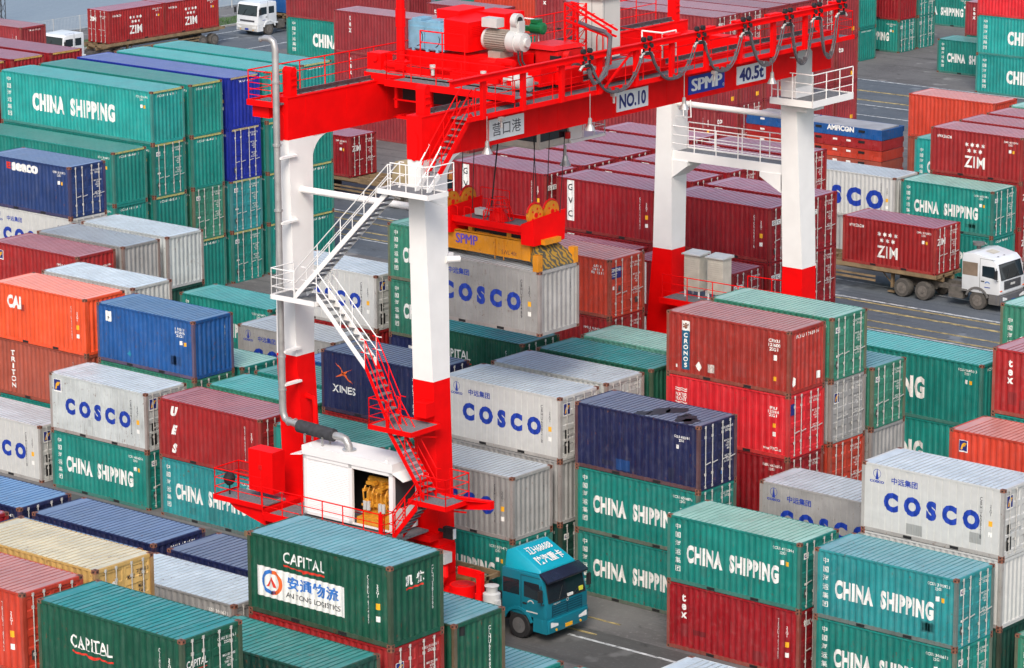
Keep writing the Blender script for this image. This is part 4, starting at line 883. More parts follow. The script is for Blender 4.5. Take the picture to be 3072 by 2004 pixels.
# curved gussets under the girders
b = MB()
for u1, v0 in ((-6.74, 1.50), (-.02, 1.42)):
    pts = [(v0, 18.5)]+[(v0+1.0-1.0*math.sin(R(a)), 18.5-1.0+1.0*math.cos(R(a))) for a in range(0, 91, 9)]
    b.prism(pts, 'x', u1-.66, u1)
b.obj('corner_gusset', M_CWHT, crane)
# tie tubes
b = MB(); b.cyl((-6.75, .85, 16.52), (-.75, .85, 16.52), .13, 14); b.obj('tie_tube', M_CWHT, crane)
b = MB(); b.cyl((-6.75, 25.2, 16.55), (-.75, 25.2, 16.55), .13, 14); b.obj('tie_tube', M_CWHT, crane)
b = MB()
for u in (-6.6, -6.2): b.tube([(u, 24.9, 17.0), (u+.5, 24.7, 17.0), (u+.55, 24.7, 16.1), (u, 24.9, 16.0)], .03, 6)
b.obj('ladder_hoop', M_CWHT, crane)
# far walkway between the far legs
w1 = MB(); w1.box(-6.8, 24.9, 14.38, -.95, 26.0, 14.44); wk = w1.obj('far_walkway', M_GRATE, crane)
b = MB(); b.box(-6.8, 24.85, 14.1, -.95, 24.93, 14.5); b.box(-6.8, 25.97, 14.1, -.95, 26.05, 14.5); b.add([(-6.72,24.8,14.1),(-5.9,24.8,14.1),(-5.9,24.8,13.9),(-6.72,24.8,13.3),(-6.72,26,14.1),(-5.9,26,14.1),(-5.9,26,13.9),(-6.72,26,13.3)], [(0,1,2,3),(4,5,6,7),(0,1,5,4),(1,2,6,5),(2,3,7,6)])
b.add([(-1.0,24.8,14.1),(-2.1,24.8,14.1),(-2.1,24.8,13.9),(-1.0,24.8,13.3),(-1.0,26,14.1),(-2.1,26,14.1),(-2.1,26,13.9),(-1.0,26,13.3)], [(0,1,2,3),(4,5,6,7),(0,1,5,4),(1,2,6,5),(2,3,7,6)]); b.obj('walkway_beam', M_CWHT, wk)
b = MB(); railing(b, [(-6.75,24.88,14.44), (-.98,24.88,14.44)], 1.15, 2, 1.15, .027); railing(b, [(-6.75,26.02,14.44), (-.98,26.02,14.44)], 1.15, 2, 1.3, .027); b.obj('railing', M_CWHT, wk)
b = MB(); b.box(-.95, 23.9, 17.46, 1.15, 26.9, 17.54); tp_ = b.obj('leg_platform', M_GRATE, crane)
b = MB(); b.box(-.98, 23.85, 17.3, 1.18, 23.9, 17.58); b.box(1.15, 23.85, 17.3, 1.2, 26.95, 17.58); b.box(-.95, 26.9, 17.3, 1.18, 26.95, 17.58); b.box(.02, 24.3, 17.0, .6, 25.6, 17.3); railing(b, [(-.9,23.88,17.54), (1.17,23.88,17.54), (1.17,26.92,17.54)], 1.15, 2, 1.1, .026); b.tube([(-.6,23.9,17.54),(-.6,23.88,19.0),(-.4,23.88,19.3),(.2,23.9,19.35)],.03,6); b.obj('platform_edge', M_CWHT, tp_)
b = MB(); b.prism([(24.35+.0,18.0),(25.5,18.0),(25.5,19.4),(25.3,19.6),(24.55,19.6),(24.35,19.4)], 'x', .0, .03); b.obj('hatch_plate', M_LGREY, crane)
# far sill beam and electrical platform
b = MB(); b.box(-6.72, 24.9, 7.0, -1.0, 25.7, 7.95); b.add([(-6.72,24.8,8.0),(-4.6,24.8,8.0),(-6.72,24.8,5.6),(-6.72,25.8,8.0),(-4.6,25.8,8.0),(-6.72,25.8,5.6)], [(0,1,2),(3,5,4),(0,2,5,3),(1,4,5,2)])
b.box(-8.0, 24.9, 2.6, .0, 25.9, 3.6); b.obj('sill_beam', M_CRED, crane)
b = MB(); b.box(-6.7, 23.9, 7.98, -1.0, 26.2, 8.05); pf = b.obj('electrical_platform', M_GRATE, crane)
b = MB(); railing(b, [(-6.6,23.95,8.05), (-1.2,23.95,8.05)], 1.1, 2, 1.25, .025); railing(b, [(-3.4,25.9,8.05), (-1.0,26.1,8.05)], 1.1, 1, 1.25, .025); b.box(-6.7, 23.85, 7.85, -1.0, 23.9, 8.12); b.obj('railing', M_CRED, pf)
for u in (-6.1, -4.85):
    b = MB(); b.box(u, 24.9, 8.35, u+.82, 25.55, 9.95)
    for i in range(16): b.box(u+.03, 24.885, 8.42+i*.093, u+.79, 24.9, 8.47+i*.093)
    c = b.obj('electrical_cabinet', simple('cabinet_beige', (.50,.47,.40), .6), crane); b = MB(); b.add([(u-.08,24.8,9.95),(u+.9,24.8,9.95),(u+.9,25.65,9.95),(u-.08,25.65,9.95),(u-.08,24.8,10.0),(u+.9,24.8,10.0),(u+.9,25.65,10.06),(u-.08,25.65,10.06)], [(0,3,2,1),(4,5,6,7),(0,1,5,4),(1,2,6,5),(2,3,7,6),(3,0,4,7)]); b.obj('cabinet_roof', M_LGREY, c)
    b = MB()
    for du, dv in ((.04,.04),(.78,.04),(.78,.6),(.04,.6)): b.box(u+du-.03, 24.9+dv-.03, 8.05, u+du+.03, 24.9+dv+.03, 8.35)
    b.obj('cabinet_foot', M_CWHT, c)
# right girder walkway, post row and festoon beam
b = MB(); b.box(.02, 1.6, 19.86, .92, 27.3, 19.92); wk2 = b.obj('girder_walkway', M_GRATE, crane)
b = MB(); b.box(.88, 1.5, 19.80, .94, 27.35, 19.98); b.box(.0, 1.5, 19.80, .05, 27.35, 19.93)
b.obj('walkway_edge', M_CRED, wk2)
b = MB(); railing(b, [(.91, 2.0, 19.95), (.91, 27.2, 19.95)], 1.05, 2, 1.17, .02); railing(b, [(.91,27.2,19.95),(.05,27.3,19.95)], 1.05, 2, .9, .02); b.tube([(.91,2.0,19.95),(.91,1.85,20.3),(.91,1.85,20.8),(.91,2.0,21.0)], .022, 6); b.obj('railing', M_CRED, wk2)
b = MB(); b.box(.90, 0, 19.82, 1.04, .22, 21.3); _fp = b.mesh('festoon_post', M_CRED)
for i in range(11): link('festoon_post', _fp, crane, (0, 2.25+i*2.35, 0))
b = MB(); b.box(.95, .35, 21.26, 1.15, 26.4, 21.29); b.box(1.04, .35, 21.29, 1.06, 26.4, 21.47); b.box(.95, .35, 21.47, 1.15, 26.4, 21.50)
for i in range(5, 11): b.box(.70, 2.1+i*2.35, 21.50, 1.0, 2.95+i*2.35, 21.56); b.box(.70, 2.1+i*2.35, 21.2, .76, 2.95+i*2.35, 21.5)
b.bar((1.0, 9.5, 19.9), (1.0, 11.6, 21.3), .07, .07); b.obj('festoon_beam', M_CRED, crane)
FV = [8.5, 12.35, 15.9, 19.1, 22.1, 24.25, 26.1]
for i, v in enumerate(FV):
    b = MB(); b.box(.93, v-.16, 20.98, 1.17, v+.16, 21.1)
    for dv in (-.2, .2):
        for du in (-.1, .1): b.cyl((1.05+du-.03, v+dv, 21.33), (1.05+du+.03, v+dv, 21.33), .09, 12)
        b.box(1.02, v+dv-.03, 21.1, 1.08, v+dv+.03, 21.6); b.cyl((.98, v+dv, 21.6), (1.12, v+dv, 21.6), .1, 12)
    b.obj('festoon_trolley', M_BLK, crane)
    b = MB(); b.tube([(1.05, v-.42, 20.9), (1.05, v-.28, 21.03), (1.05, v, 21.08), (1.05, v+.28, 21.03), (1.05, v+.42, 20.9)], .05, 8); b.obj('cable_saddle', M_LGREY, crane)
def cable_loop(v0, v1, sag, name='cable_bundle'):
    b = MB()
    for k, (du, dz, dv) in enumerate(((-.06,0,0), (-.02,.03,.03), (.03,-.03,-.03), (.06,.02,0), (0,.07,.05), (.05,.06,-.04))):
        pts = []
        for i in range(15):
            t = i/14; s = 1-abs(2*t-1)**2.6; pts.append((1.05+du, v0+.3+dv+(v1-v0-.6-2*dv)*(t+.07*math.sin(2*math.pi*t)*0), 20.98-sag*s*(1+.04*k*.5)+dz))
        b.tube(pts, .022, 6)
    for t in (.15, .35, .5, .65, .85):
        s = 1-abs(2*t-1)**2.6; v = v0+.3+(v1-v0-.6)*t; z = 20.98-sag*s+.03; d = Vector((0, 1, 0)); b.box(.97, v-.02, z-.07, 1.13, v+.02, z+.09)
    b.obj(name, M_CABLE, crane)
for i, (a, c) in enumerate(zip(FV, FV[1:])): cable_loop(a, c, [1.15, 1.12, 1.25, 1.4, 1.65, 1.65][i])
# left girder walkway
b = MB(); b.box(-8.3, .3, 19.86, -7.44, 25.8, 19.92); b.box(-8.3, -.3, 19.86, -6.9, .14, 19.92); wk3 = b.obj('girder_walkway', M_GRATE, crane)
b = MB(); b.box(-8.34, -.35, 19.78, -8.28, 25.8, 20.0); b.box(-8.34, -.38, 19.78, -6.9, -.32, 20.0); b.box(-8.3, -.1, 19.3, -7.45, .6, 19.78); b.obj('walkway_edge', M_CRED, wk3)
b = MB(); railing(b, [(-8.3, -.3, 19.95), (-8.3, 25.7, 19.95)], 1.15, 2, 1.45, .026); railing(b, [(-8.3,-.3,19.95), (-7.1,-.3,19.95)], 1.15, 4, 1.2, .024); b.obj('railing', M_CRED, wk3)
# boards on the girder
M_SIGNB = simple('sign_blue', (.006,.03,.33), .5, 0, .03)
def board(v0, v1, z0, z1, text, tm, pm, tw, th, **k):
    b = MB(); b.box(0, v0, z0, .035, v1, z1); p = b.obj('name_board', pm, crane)
    flat_text('board_lettering', text, tw, th, tm, p, plane_M((.041, (v0+v1)/2, (z0+z1)/2), (0,1,0), (0,0,1)), **k); return p
board(3.86, 5.94, 18.68, 19.47, '营口港', M_KLET, M_SIGNW, 1.7, .5, bold=0)
board(11.78, 13.84, 18.68, 19.47, 'NO.10', M_NAVYP, M_SIGNW, 1.75, .56, bold=.035)
sp = board(16.58, 19.08, 18.72, 19.46, 'SPMP', M_SIGNW, M_SIGNB, 2.15, .50, bold=0, double=.05)
flat_text('board_lettering', '®', .13, .13, M_WLET, sp, plane_M((.043, 18.99, 18.86), (0,1,0), (0,0,1)))
board(19.97, 22.05, 18.68, 19.43, '40.5t', M_NAVYP, M_SIGNW, 1.75, .56, bold=.035)
# bell lamps hanging from the walkway
for v, z in ((2.6, 18.57), (8.85, 18.56), (15.0, 18.53), (21.17, 18.76)):
    b = MB(); b.tube([(.95, v, 19.9), (.95, v, z+.4)], .016, 6); b.tube([(.95, v, z+.42), (.95, v, z+.38), (.95, v, z+.16), (.95, v, z+.1), (.95, v, z-.06), (.95, v, z-.07)], [.03, .07, .09, .12, .21, .21], 14, 0); b.obj('hanging_lamp', M_SILV, crane)
for v in (3.3, 10.2, 16.9):
    b = MB(); b.box(.9, v, 19.62, 1.1, v+.2, 19.76); b.cyl((1.0, v+.1, 19.62), (1.0, v+.1, 19.35), .05, 10); b.obj('signal_horn', M_SILV, crane)
# stairs
def stair(p0, p1, v0, v1, mat, n, rail=1.0, treadm=M_GRATE, sides=(0, 1)):
    """p0 lower (u,z), p1 upper (u,z), width from v0 to v1"""
    b = MB(); dz = .13
    for v in (v0, v1): b.hexa([(p0[0], v-.02, p0[1]-dz), (p1[0], v-.02, p1[1]-dz), (p1[0], v+.02, p1[1]-dz), (p0[0], v+.02, p0[1]-dz), (p0[0], v-.02, p0[1]+dz), (p1[0], v-.02, p1[1]+dz), (p1[0], v+.02, p1[1]+dz), (p0[0], v+.02, p0[1]+dz)])
    s = b.obj('stair', mat, crane); b = MB()
    for i in range(1, n): 
        t = i/n; u = p0[0]+(p1[0]-p0[0])*t; z = p0[1]+(p1[1]-p0[1])*t; b.box(u-.13, v0+.02, z-.02, u+.13, v1-.02, z+.02)
    b.obj('tread', treadm, s); b = MB(); sg = 1 if p1[0] > p0[0] else -1
    for v in [(v0, v1)[i] for i in sides]:
        for k in (1, .5):
            b.tube([(p0[0]-sg*.25, v, p0[1]+rail*k), (p0[0], v, p0[1]+rail*k), (p1[0], v, p1[1]+rail*k), (p1[0]+sg*.2, v, p1[1]+rail*k)], .022, 6)
        m = max(2, round(abs(p1[1]-p0[1])/1.1))
        for i in range(m+1): t = i/m; u = p0[0]+(p1[0]-p0[0])*t; z = p0[1]+(p1[1]-p0[1])*t; b.tube([(u, v, z), (u, v, z+rail)], .02, 6)
    b.obj('handrail', mat, s); return s
V0, V1 = -1.05, -.38
stair((-5.45, 12.85), (-.75, 17.45), V0, V1, M_CWHT, 21)
stair((-2.0, 10.7), (-4.35, 13.0), V0, V1, M_CWHT, 10); stair((-.85, 8.6), (-1.98, 10.7), V0, V1, M_CRED, 8)
stair((.85, 6.1), (-.95, 8.55), V0-.05, V1, M_CRED, 12)
stair((-.35, 4.45), (.85, 5.85), -1.5, -.9, M_CRED, 8)
def landing(u0, u1, v0, v1, z, mat, rails):
    b = MB(); b.box(u0, v0, z-.05, u1, v1, z); d = b.obj('landing', M_GRATE, crane)
    b = MB(); b.box(u0-.03, v0-.04, z-.14, u1+.03, v0, z+.05); b.box(u0-.03, v1, z-.14, u1+.03, v1+.04, z+.05); b.box(u0-.04, v0-.04, z-.14, u0, v1+.04, z+.05); b.box(u1, v0-.04, z-.14, u1+.04, v1+.04, z+.05)
    for u in (u0+.15, u1-.15): b.bar((u, v0+.1, z-.12), (u, v1, z-.5), .06, .06)
    b.obj('landing_edge', mat, d); b = MB()
    for r_ in rails: railing(b, [(p[0], p[1], z) for p in r_], 1.05, 2, .95, .024)
    b.obj('railing', mat, d); return d
landing(-6.55, -4.35, -1.15, .1, 12.78, M_CWHT, [[(-5.4,-1.15),(-6.55,-1.15),(-6.55,.1)], [(-4.6,.1),(-4.35,.1)]])
landing(-1.15, 1.25, -1.15, -.1, 17.5, M_CWHT, [[(-.55,-1.15),(.95,-1.15),(1.25,-.8),(1.25,.3)]])
landing(-1.7, .35, -1.2, .45, 8.5, M_CRED, [[(-.8,-1.2),(-1.7,-1.2),(-1.7,.1)]])
landing(.35, 2.1, -1.35, .0, 6.0, M_CRED, [[(.9,-1.35),(2.1,-1.35),(2.1,.0),(1.2,.0)]])
b = MB(); b.add([(.0,-.1,5.95),(3.2,-.1,6.15),(3.2,-.1,5.85),(.0,-.1,5.3),(.0,.12,5.95),(3.2,.12,6.15),(3.2,.12,5.85),(.0,.12,5.3)], [(0,1,2,3),(4,5,6,7),(0,1,5,4),(1,2,6,5),(2,3,7,6)])
b.add([(0,.1,5.9),(2.3,-.3,6.05),(3.2,-.1,6.1),(0,.4,5.9)], [(0,1,2,3)]); b.obj('landing_bracket', M_CRED, crane)
# upper ladder stair up the girder side
b = MB()
for u in (.18, .72): b.bar((u, .05, 18.0), (u, 2.0, 20.0), .05, .2)
st = b.obj('ladder_stair', M_CRED, crane); b = MB()
for i in range(10): t = (i+.5)/10; b.box(.2, .05+1.95*t-.1, 18.0+2.0*t-.015, .7, .05+1.95*t+.1, 18.0+2.0*t+.015)
b.obj('tread', M_GRATE, st); b = MB()
for u in (.18, .72):
    b.tube([(u, -.2, 18.4), (u, .0, 18.9), (u, 2.0, 20.95)], .024, 6); b.tube([(u, .1, 18.5), (u, 2.0, 20.5)], .018, 6)
    for t in (.1, .5, .9): b.tube([(u, .05+1.95*t, 18+2*t), (u, .05+1.95*t, 18.95+2*t)], .02, 6)
b.obj('handrail', M_CRED, st)
b = MB()
for u in (.18, .74): b.bar((u, -.55, 17.5), (u, .08, 18.05), .05, .2); b.tube([(u, -.6, 17.5), (u, -.55, 18.3), (u, -.1, 18.75), (u, .2, 19.1)], .028, 6)
b.obj('lower_stair', M_CWHT, st)
# leg fittings
b = MB(); b.cyl((.02, 1.3, 14.6), (.3, 1.75, 14.6), .12, 12); b.box(-.25, 1.4, 14.45, .0, 1.75, 14.8); b.obj('hook_lug', M_CWHT, crane)
b = MB(); b.box(-.45, -.05, 8.8, .1, .45, 9.35); b.obj('junction_box', M_CRED, crane)
# sill beam, platforms and the engine house
b = MB(); b.box(-8.0, .55, 2.5, 0.1, 1.6, 3.6); b.box(-8.2, .2, 3.9, .0, 1.7, 4.15); b.add([(-7.95,.4,4.2),(-6.3,.4,4.2),(-6.3,.4,3.7),(-7.95,.4,3.0),(-7.95,1.7,4.2),(-6.3,1.7,4.2),(-6.3,1.7,3.7),(-7.95,1.7,3.0)], [(0,1,2,3),(4,5,6,7),(0,1,5,4),(1,2,6,5),(2,3,7,6)]); b.obj('sill_beam', M_CRED, crane)
b = MB(); b.box(-6.5, -1.9, 4.22, -.3, .5, 4.3); pl = b.obj('engine_platform', M_GRATE, crane)
b = MB(); b.box(-6.5, -1.95, 4.1, -.3, -1.88, 4.42); railing(b, [(-6.55,-1.92,4.3), (-.4,-1.92,4.3), (-.4,-1.3,4.3)], 1.1, 2, 1.05, .026); railing(b, [(-.1,-1.75,4.3),(.1,-1.3,4.9)], 1.1, 1, 1, .026); b.obj('railing', M_CRED, pl)
b = MB(); b.box(-9.2, -1.75, 4.5, -6.75, -.4, 4.57); lp2 = b.obj('side_platform', M_GRATE, crane)
b = MB(); b.box(-9.23, -1.8, 4.42, -6.7, -1.75, 4.62); b.box(-9.27, -1.8, 4.42, -9.22, -.4, 4.62); b.add([(-8.6,-1.7,4.45),(-6.6,-1.7,4.45),(-6.6,-1.7,3.8),(-8.2,-1.7,4.2),(-8.6,.3,4.45),(-6.6,.3,4.45),(-6.6,.3,3.8),(-8.2,.3,4.2)], [(0,1,2,3),(4,5,6,7),(0,1,5,4),(1,2,6,5),(2,3,7,6)])
railing(b, [(-6.75,-1.75,4.57), (-9.2,-1.75,4.57), (-9.2,-.4,4.57), (-8.1,-.4,4.57)], 1.1, 2, 1.2, .026); b.obj('railing', M_CRED, lp2)
b = MB(); b.box(-8.05, -1.05, 4.85, -6.8, -.35, 6.5); c = b.obj('control_cabinet', M_CRED, crane); b = MB(); b.box(-7.44, -1.056, 4.9, -7.42, -1.05, 6.45); b.box(-7.52, -1.075, 5.75, -7.34, -1.05, 5.92); b.obj('cabinet_seam', M_CDRED, c)
b = MB(); b.cyl((-8.85,-1.3,4.57),(-8.85,-1.3,5.0),.03,8); b.tube([(-8.85,-1.3,4.95),(-8.85,-1.3,5.05),(-8.85,-1.3,5.25),(-8.85,-1.3,5.42),(-8.85,-1.3,5.46)], [.1,.2,.24,.16,.03], 14); b.obj('black_lamp', M_BLK, crane)
b = MB(); b.cyl((-6.6,-.9,3.0),(-6.6,-.9,4.0),.13,12); b.obj('fire_cylinder', M_CRED, crane)
b = MB(); b.cyl((-1.2,-1.2,4.35),(-1.2,-1.2,5.1),.09,12); b.cyl((-1.2,-1.2,5.1),(-1.2,-1.2,5.22),.04,8); b.obj('fire_extinguisher', M_CRED, crane)
hs = link('engine_house', None, crane)
hs.name = 'engine_house'
H0, H1, HV0, HV1 = -5.25, -.75, -1.0, .42
b = MB(); z0, z1 = 4.4, 6.75
b.box(H0, HV0, z0, H0+.18, HV0+.12, z1); b.box(-2.95, HV0, z0, -2.78, HV0+.12, z1); b.box(H1-.2, HV0, z0, H1, HV0+.14, z1); b.box(H0, HV0, z1-.15, H1, HV0+.12, z1); b.box(H0, HV0, z0, -2.8, HV0+.1, z0+.12)
b.box(H0, HV1-.05, z0, H1, HV1, z1); b.box(H0, HV0, z0, H0+.05, HV1, z1); b.box(H1-.05, HV0, z0, H1, HV1, z0+.9); b.box(H1-.05, HV1-.12, z0, H1, HV1, z1); b.box(-2.8, HV0+.02, z0, H1, HV0+.1, z0+.06)
bodyo = b.mesh('house_frame', M_CWHT); COL.objects.unlink(hs); bpy.data.objects.remove(hs)
hs = link('engine_house', bodyo, crane)
b = MB(); n = 30
for i in range(n): z = z0+.12+(z1-.27-z0)*i/n; b.add([(H0+.18,HV0+.03,z),(-2.95,HV0+.03,z),(-2.95,HV0+.05,z+.05),(H0+.18,HV0+.05,z+.05),(H0+.18,HV0+.03,z+(z1-.27-z0)/n),(-2.95,HV0+.03,z+(z1-.27-z0)/n)], [(0,1,2,3),(3,2,5,4)])
b.obj('roller_shutter', M_CWHT, hs, fix=False)
b = MB(); b.box(H0-.02, HV0-.04, z1, H1+.02, HV1+.03, 7.1); b.add([(H0-.02,HV0-.04,6.72),(H0-.6,HV0-.04,6.62),(H0-.6,HV1,6.62),(H0-.02,HV1,6.72),(H0-.02,HV0-.04,6.76),(H0-.6,HV0-.04,6.65),(H0-.6,HV1,6.65),(H0-.02,HV1,6.76)], [(0,1,2,3),(4,5,6,7),(0,1,5,4),(1,2,6,5)])
b.add([(H1+.02,HV0-.04,6.72),(H1+.55,HV0-.04,6.5),(H1+.55,HV1,6.5),(H1+.02,HV1,6.72),(H1+.02,HV0-.04,6.76),(H1+.55,HV0-.04,6.53),(H1+.55,HV1,6.53),(H1+.02,HV1,6.76)], [(0,1,2,3),(4,5,6,7),(0,1,5,4),(1,2,6,5)])
for u in (H0+.3, H1-.4):
    for v in (HV0+.1, HV1-.2): b.add([(u-.07,v,7.1),(u+.07,v,7.1),(u,v,7.22),(u-.07,v+.02,7.1),(u+.07,v+.02,7.1),(u,v+.02,7.22)], [(0,1,2),(3,5,4)])
b.obj('house_roof', M_CWHT, hs)
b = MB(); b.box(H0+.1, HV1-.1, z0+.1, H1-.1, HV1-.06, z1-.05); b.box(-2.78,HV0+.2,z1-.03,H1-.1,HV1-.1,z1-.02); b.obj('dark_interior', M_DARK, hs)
b = MB(); b.box(H1-.02, HV0+.16, z0+.9, H1-.015, HV1-.14, z1-.1); b.obj('mesh_screen', simple('screen_mesh', (.03,.03,.03), .8), hs)
eng = MB(); rg = random.Random(5); eng.box(-2.6, -.6, 4.7, -1.05, .15, 5.05); eng.box(-2.5, -.5, 5.05, -1.15, .1, 5.7); eng.box(-2.3, -.42, 5.7, -1.3, .0, 6.05); eng.cyl((-2.45,-.35,6.1),(-1.3,-.3,6.1),.14,10)
for i in range(26):
    u = rg.uniform(-2.5, -1.2); z = rg.uniform(4.9, 6.1); s = rg.uniform(.05, .16); eng.box(u, -.72-.1*rg.random(), z, u+s*1.5, -.5, z+s)
for i in range(6): u = -2.45+i*.22; eng.tube([(u, -.6, 5.9), (u+.03, -.78, 5.7), (u+.05, -.75, 5.2), (u, -.6, 5.0)], .03, 7)
eng.obj('diesel_engine', M_ENG, hs); b = MB()
for u in (-2.3, -2.12, -1.55, -1.38): b.cyl((u,-.82,5.05),(u,-.82,5.38),.075,10)
b.obj('oil_filter', M_LGREY, hs); b = MB(); b.box(-2.7, -.85, 4.42, -1.0, .2, 4.7); b.obj('engine_skid', M_ENG, hs)
# exhaust
b = MB(); pu, pv = -6.78, -.42
b.tube([(pu-.75,pv-.0,22.35),(pu-.5,pv,22.42),(pu-.25,pv,22.42),(pu-.07,pv,22.3),(pu,pv,22.05),(pu,pv,19.0)], [.06,.12,.13,.13,.13,.13], 14)
b.tube([(pu-.75,pv,22.34),(pu-.68,pv,22.36)], .10, 14); b.tube([(pu,pv,19.0),(pu,pv,10.2)], .125, 14)
b.tube([(pu,pv,10.2),(pu,pv,8.3),(pu+.02,pv,8.0),(pu+.12,pv,7.78),(pu+.35,pv-.02,7.7),(pu+.9,pv-.05,7.68)], .14, 14)
for z in (20.8, 18.4, 15.9, 12.9, 10.2, 8.9): b.cyl((pu,pv,z-.04),(pu,pv,z+.04),.165,14)
for d in (.3, .62): b.cyl((pu+d,pv-.02,7.7),(pu+d+.05,pv-.02,7.7),.17,14)
ex = b.obj('exhaust_pipe', M_SILV, crane, smooth=True)
b = MB(); b.tube([(-5.95,-.47,7.62),(-5.9,-.47,7.62),(-4.1,-.5,7.55),(-4.05,-.5,7.55)], [.18,.25,.25,.18], 18); b.obj('muffler', simple('muffler_lagging', (.035,.035,.04), .9, 0, .3, 6), ex, smooth=True)
b = MB(); b.tube([(-4.1,-.5,7.55),(-3.75,-.5,7.56),(-3.5,-.5,7.5),(-3.36,-.5,7.3),(-3.33,-.5,7.12)], .15, 14); b.cyl((-3.33,-.5,7.11),(-3.33,-.5,7.15),.27,18)
for u in (-5.4, -4.5):
    for v in (-.72, -.28): b.bar((u, v, 7.1), (u, v, 7.42), .06, .06)
    b.bar((u,-.75,7.42),(u,-.25,7.42),.06,.06)
b.obj('exhaust_elbow', M_SILV, ex, smooth=True)
b = MB()
for z in (17.9, 15.4, 12.5, 10.4, 9.1): b.box(pu, pv, z-.04, pu+.2, .5, z+.04)
b.obj('pipe_bracket', M_CWHT, ex)
b = MB(); b.tube([(-6.3,.9,4.3),(-6.3,.9,8.1),(-6.35,.9,8.35),(-6.75,.9,8.4)], .1, 10); b.obj('air_duct', M_CRED, crane)
b = MB(); b.box(.0, .7, 4.25, .3, .8, 4.35); b.tube([(.1,1.0,4.0),(.35,1.0,4.0)],.05,8); b.box(.2,.75,4.0,.65,.95,4.45,0); b.obj('floodlight', M_BLK, crane)
b = MB(); b.hexa([(.66,.78,4.03),(.66,.92,4.03),(.70,.92,4.03),(.70,.78,4.03),(.66,.78,4.42),(.66,.92,4.42),(.70,.92,4.42),(.70,.78,4.42)]); b.obj('floodlight_glass', M_LENS, crane)
# bogies with rubber tyres
def tyre(b, c, r, w, axis='v', mi=0, n=24):
    c = Vector(c); ax = Vector((0,1,0)) if axis == 'v' else Vector((1,0,0)); pr = [(-w/2, r*.62), (-w/2, r*.93), (-w*.36, r), (w*.36, r), (w/2, r*.93), (w/2, r*.62)]
    b.tube([c+ax*d for d, _ in pr], [q for _, q in pr], n, mi, cap=True)
for (u, v) in ((-.6, 1.15), (-7.4, 1.15), (-.6, 25.5), (-7.4, 25.5)):
    b = MB(); b.box(u-1.5, v-.35, 1.05, u+1.5, v+.35, 1.5); b.box(u-.45, v-.4, 1.5, u+.45, v+.4, 2.6); b.cyl((u,v,1.5),(u,v,2.5),.42,18); bg_ = b.obj('bogie', M_CRED, crane)
    for du in (-1.1, 1.1):
        b = MB(); tyre(b, (u+du, v, .76), .75, .5); b.obj('tyre', M_BLK, bg_, smooth=True); b = MB(); b.cyl((u+du, v-.27, .76),(u+du, v+.27, .76),.3,16); b.obj('wheel_rim', M_CRED, bg_)
b = MB(); b.cyl((1.1,.8,1.9),(1.1,.8,2.35),.5,24); b.obj('steering_drum', M_CRED, crane)
b = MB(); b.cyl((1.1,.8,2.35),(1.1,.8,2.36),.44,24); b.cyl((1.1,.8,2.36),(1.1,.8,2.39),.25,18); b.obj('drum_cap', M_CDRED, crane)
b = MB(); b.box(.0,.4,3.1,.55,.85,3.5); b.obj('light_box', M_LGREY, crane)
b = MB(); b.bar((1.15,.5,3.0),(2.2,.5,3.0),.1,.3); b.bar((2.2,.5,1.3),(2.2,.5,3.1),.22,.22); b.cyl((2.2,.4,.9),(2.2,.4,2.3),.15,12); b.bar((.1,.9,2.0),(2.4,.9,1.4),.2,.3); b.tube([(.3,.7,3.0),(.45,.55,2.6),(.15,.6,2.2)],.14,10); b.obj('drive_bracket', M_CRED, crane)
b = MB(); b.tube([(2.75,.5,.9),(2.75,.5,.92),(2.75,.5,1.3),(2.75,.5,1.32),(2.75,.5,1.9),(2.75,.5,1.92),(2.75,.5,2.4),(2.75,.5,2.45),(2.75,.5,2.6),(2.75,.5,2.7),(2.75,.5,2.72)], [.28,.32,.32,.30,.30,.33,.33,.22,.22,.28,.2], 20); b.box(2.95,.3,1.9,3.15,.55,2.2); b.obj('travel_motor', M_LGREY, crane, smooth=True)

# ------------------------------------------------------------- trolley with the hoist
tr = CR('crane_trolley', 'red hoist trolley with blue gearbox and grey motor riding on top of the crane girders', 'trolley')
b = MB(); b.box(-5.3, 4.2, 20.30, .95, 5.3, 20.37); b.box(-7.3, 5.3, 20.42, -.1, 10.6, 20.5); dk = b.obj('deck', M_GRATE, tr)
b = MB(); b.box(-5.35, 4.13, 20.2, 1.0, 4.2, 20.46); b.box(-5.35, 4.2, 20.2, -5.3, 5.3, 20.46); b.box(-7.4, 5.3, 20.0, -5.4, 5.6, 20.42); b.box(-6.9,5.6,20.35,-6.5,10.5,20.7); b.box(-.9,5.6,20.35,-.3,10.5,20.7); b.box(-6.5,5.5,20.38,-.9,5.9,20.78); b.box(-6.5,10.1,20.38,-.9,10.6,20.78); b.box(-5.2,5.9,20.5,-2.2,6.1,20.75)
b.obj('trolley_frame', M_CRED, tr)
b = MB()
for u in (-5.25, -3.5, -1.7): b.box(u, 4.6, 19.3, u+.12, 4.7, 20.25)
b.box(-5.3,4.6,18.9,-3.4,4.7,19.0); b.box(-5.3,4.6,19.6,-3.4,4.66,19.66); b.box(-5.3,4.6,18.9,-5.15,5.6,19.0); b.obj('hanging_frame', M_CRED, tr)
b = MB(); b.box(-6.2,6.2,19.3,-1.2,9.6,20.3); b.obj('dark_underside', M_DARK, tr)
b = MB(); railing(b, [(-5.3,5.2,20.37),(-5.3,4.2,20.37),(.9,4.2,20.37)], 1.1, 2, 1.25, .025); railing(b, [(-4.6,5.4,20.5),(-2.4,5.4,20.5)], 1.75, 3, 1.1, .03); b.obj('railing', M_CRED, tr)
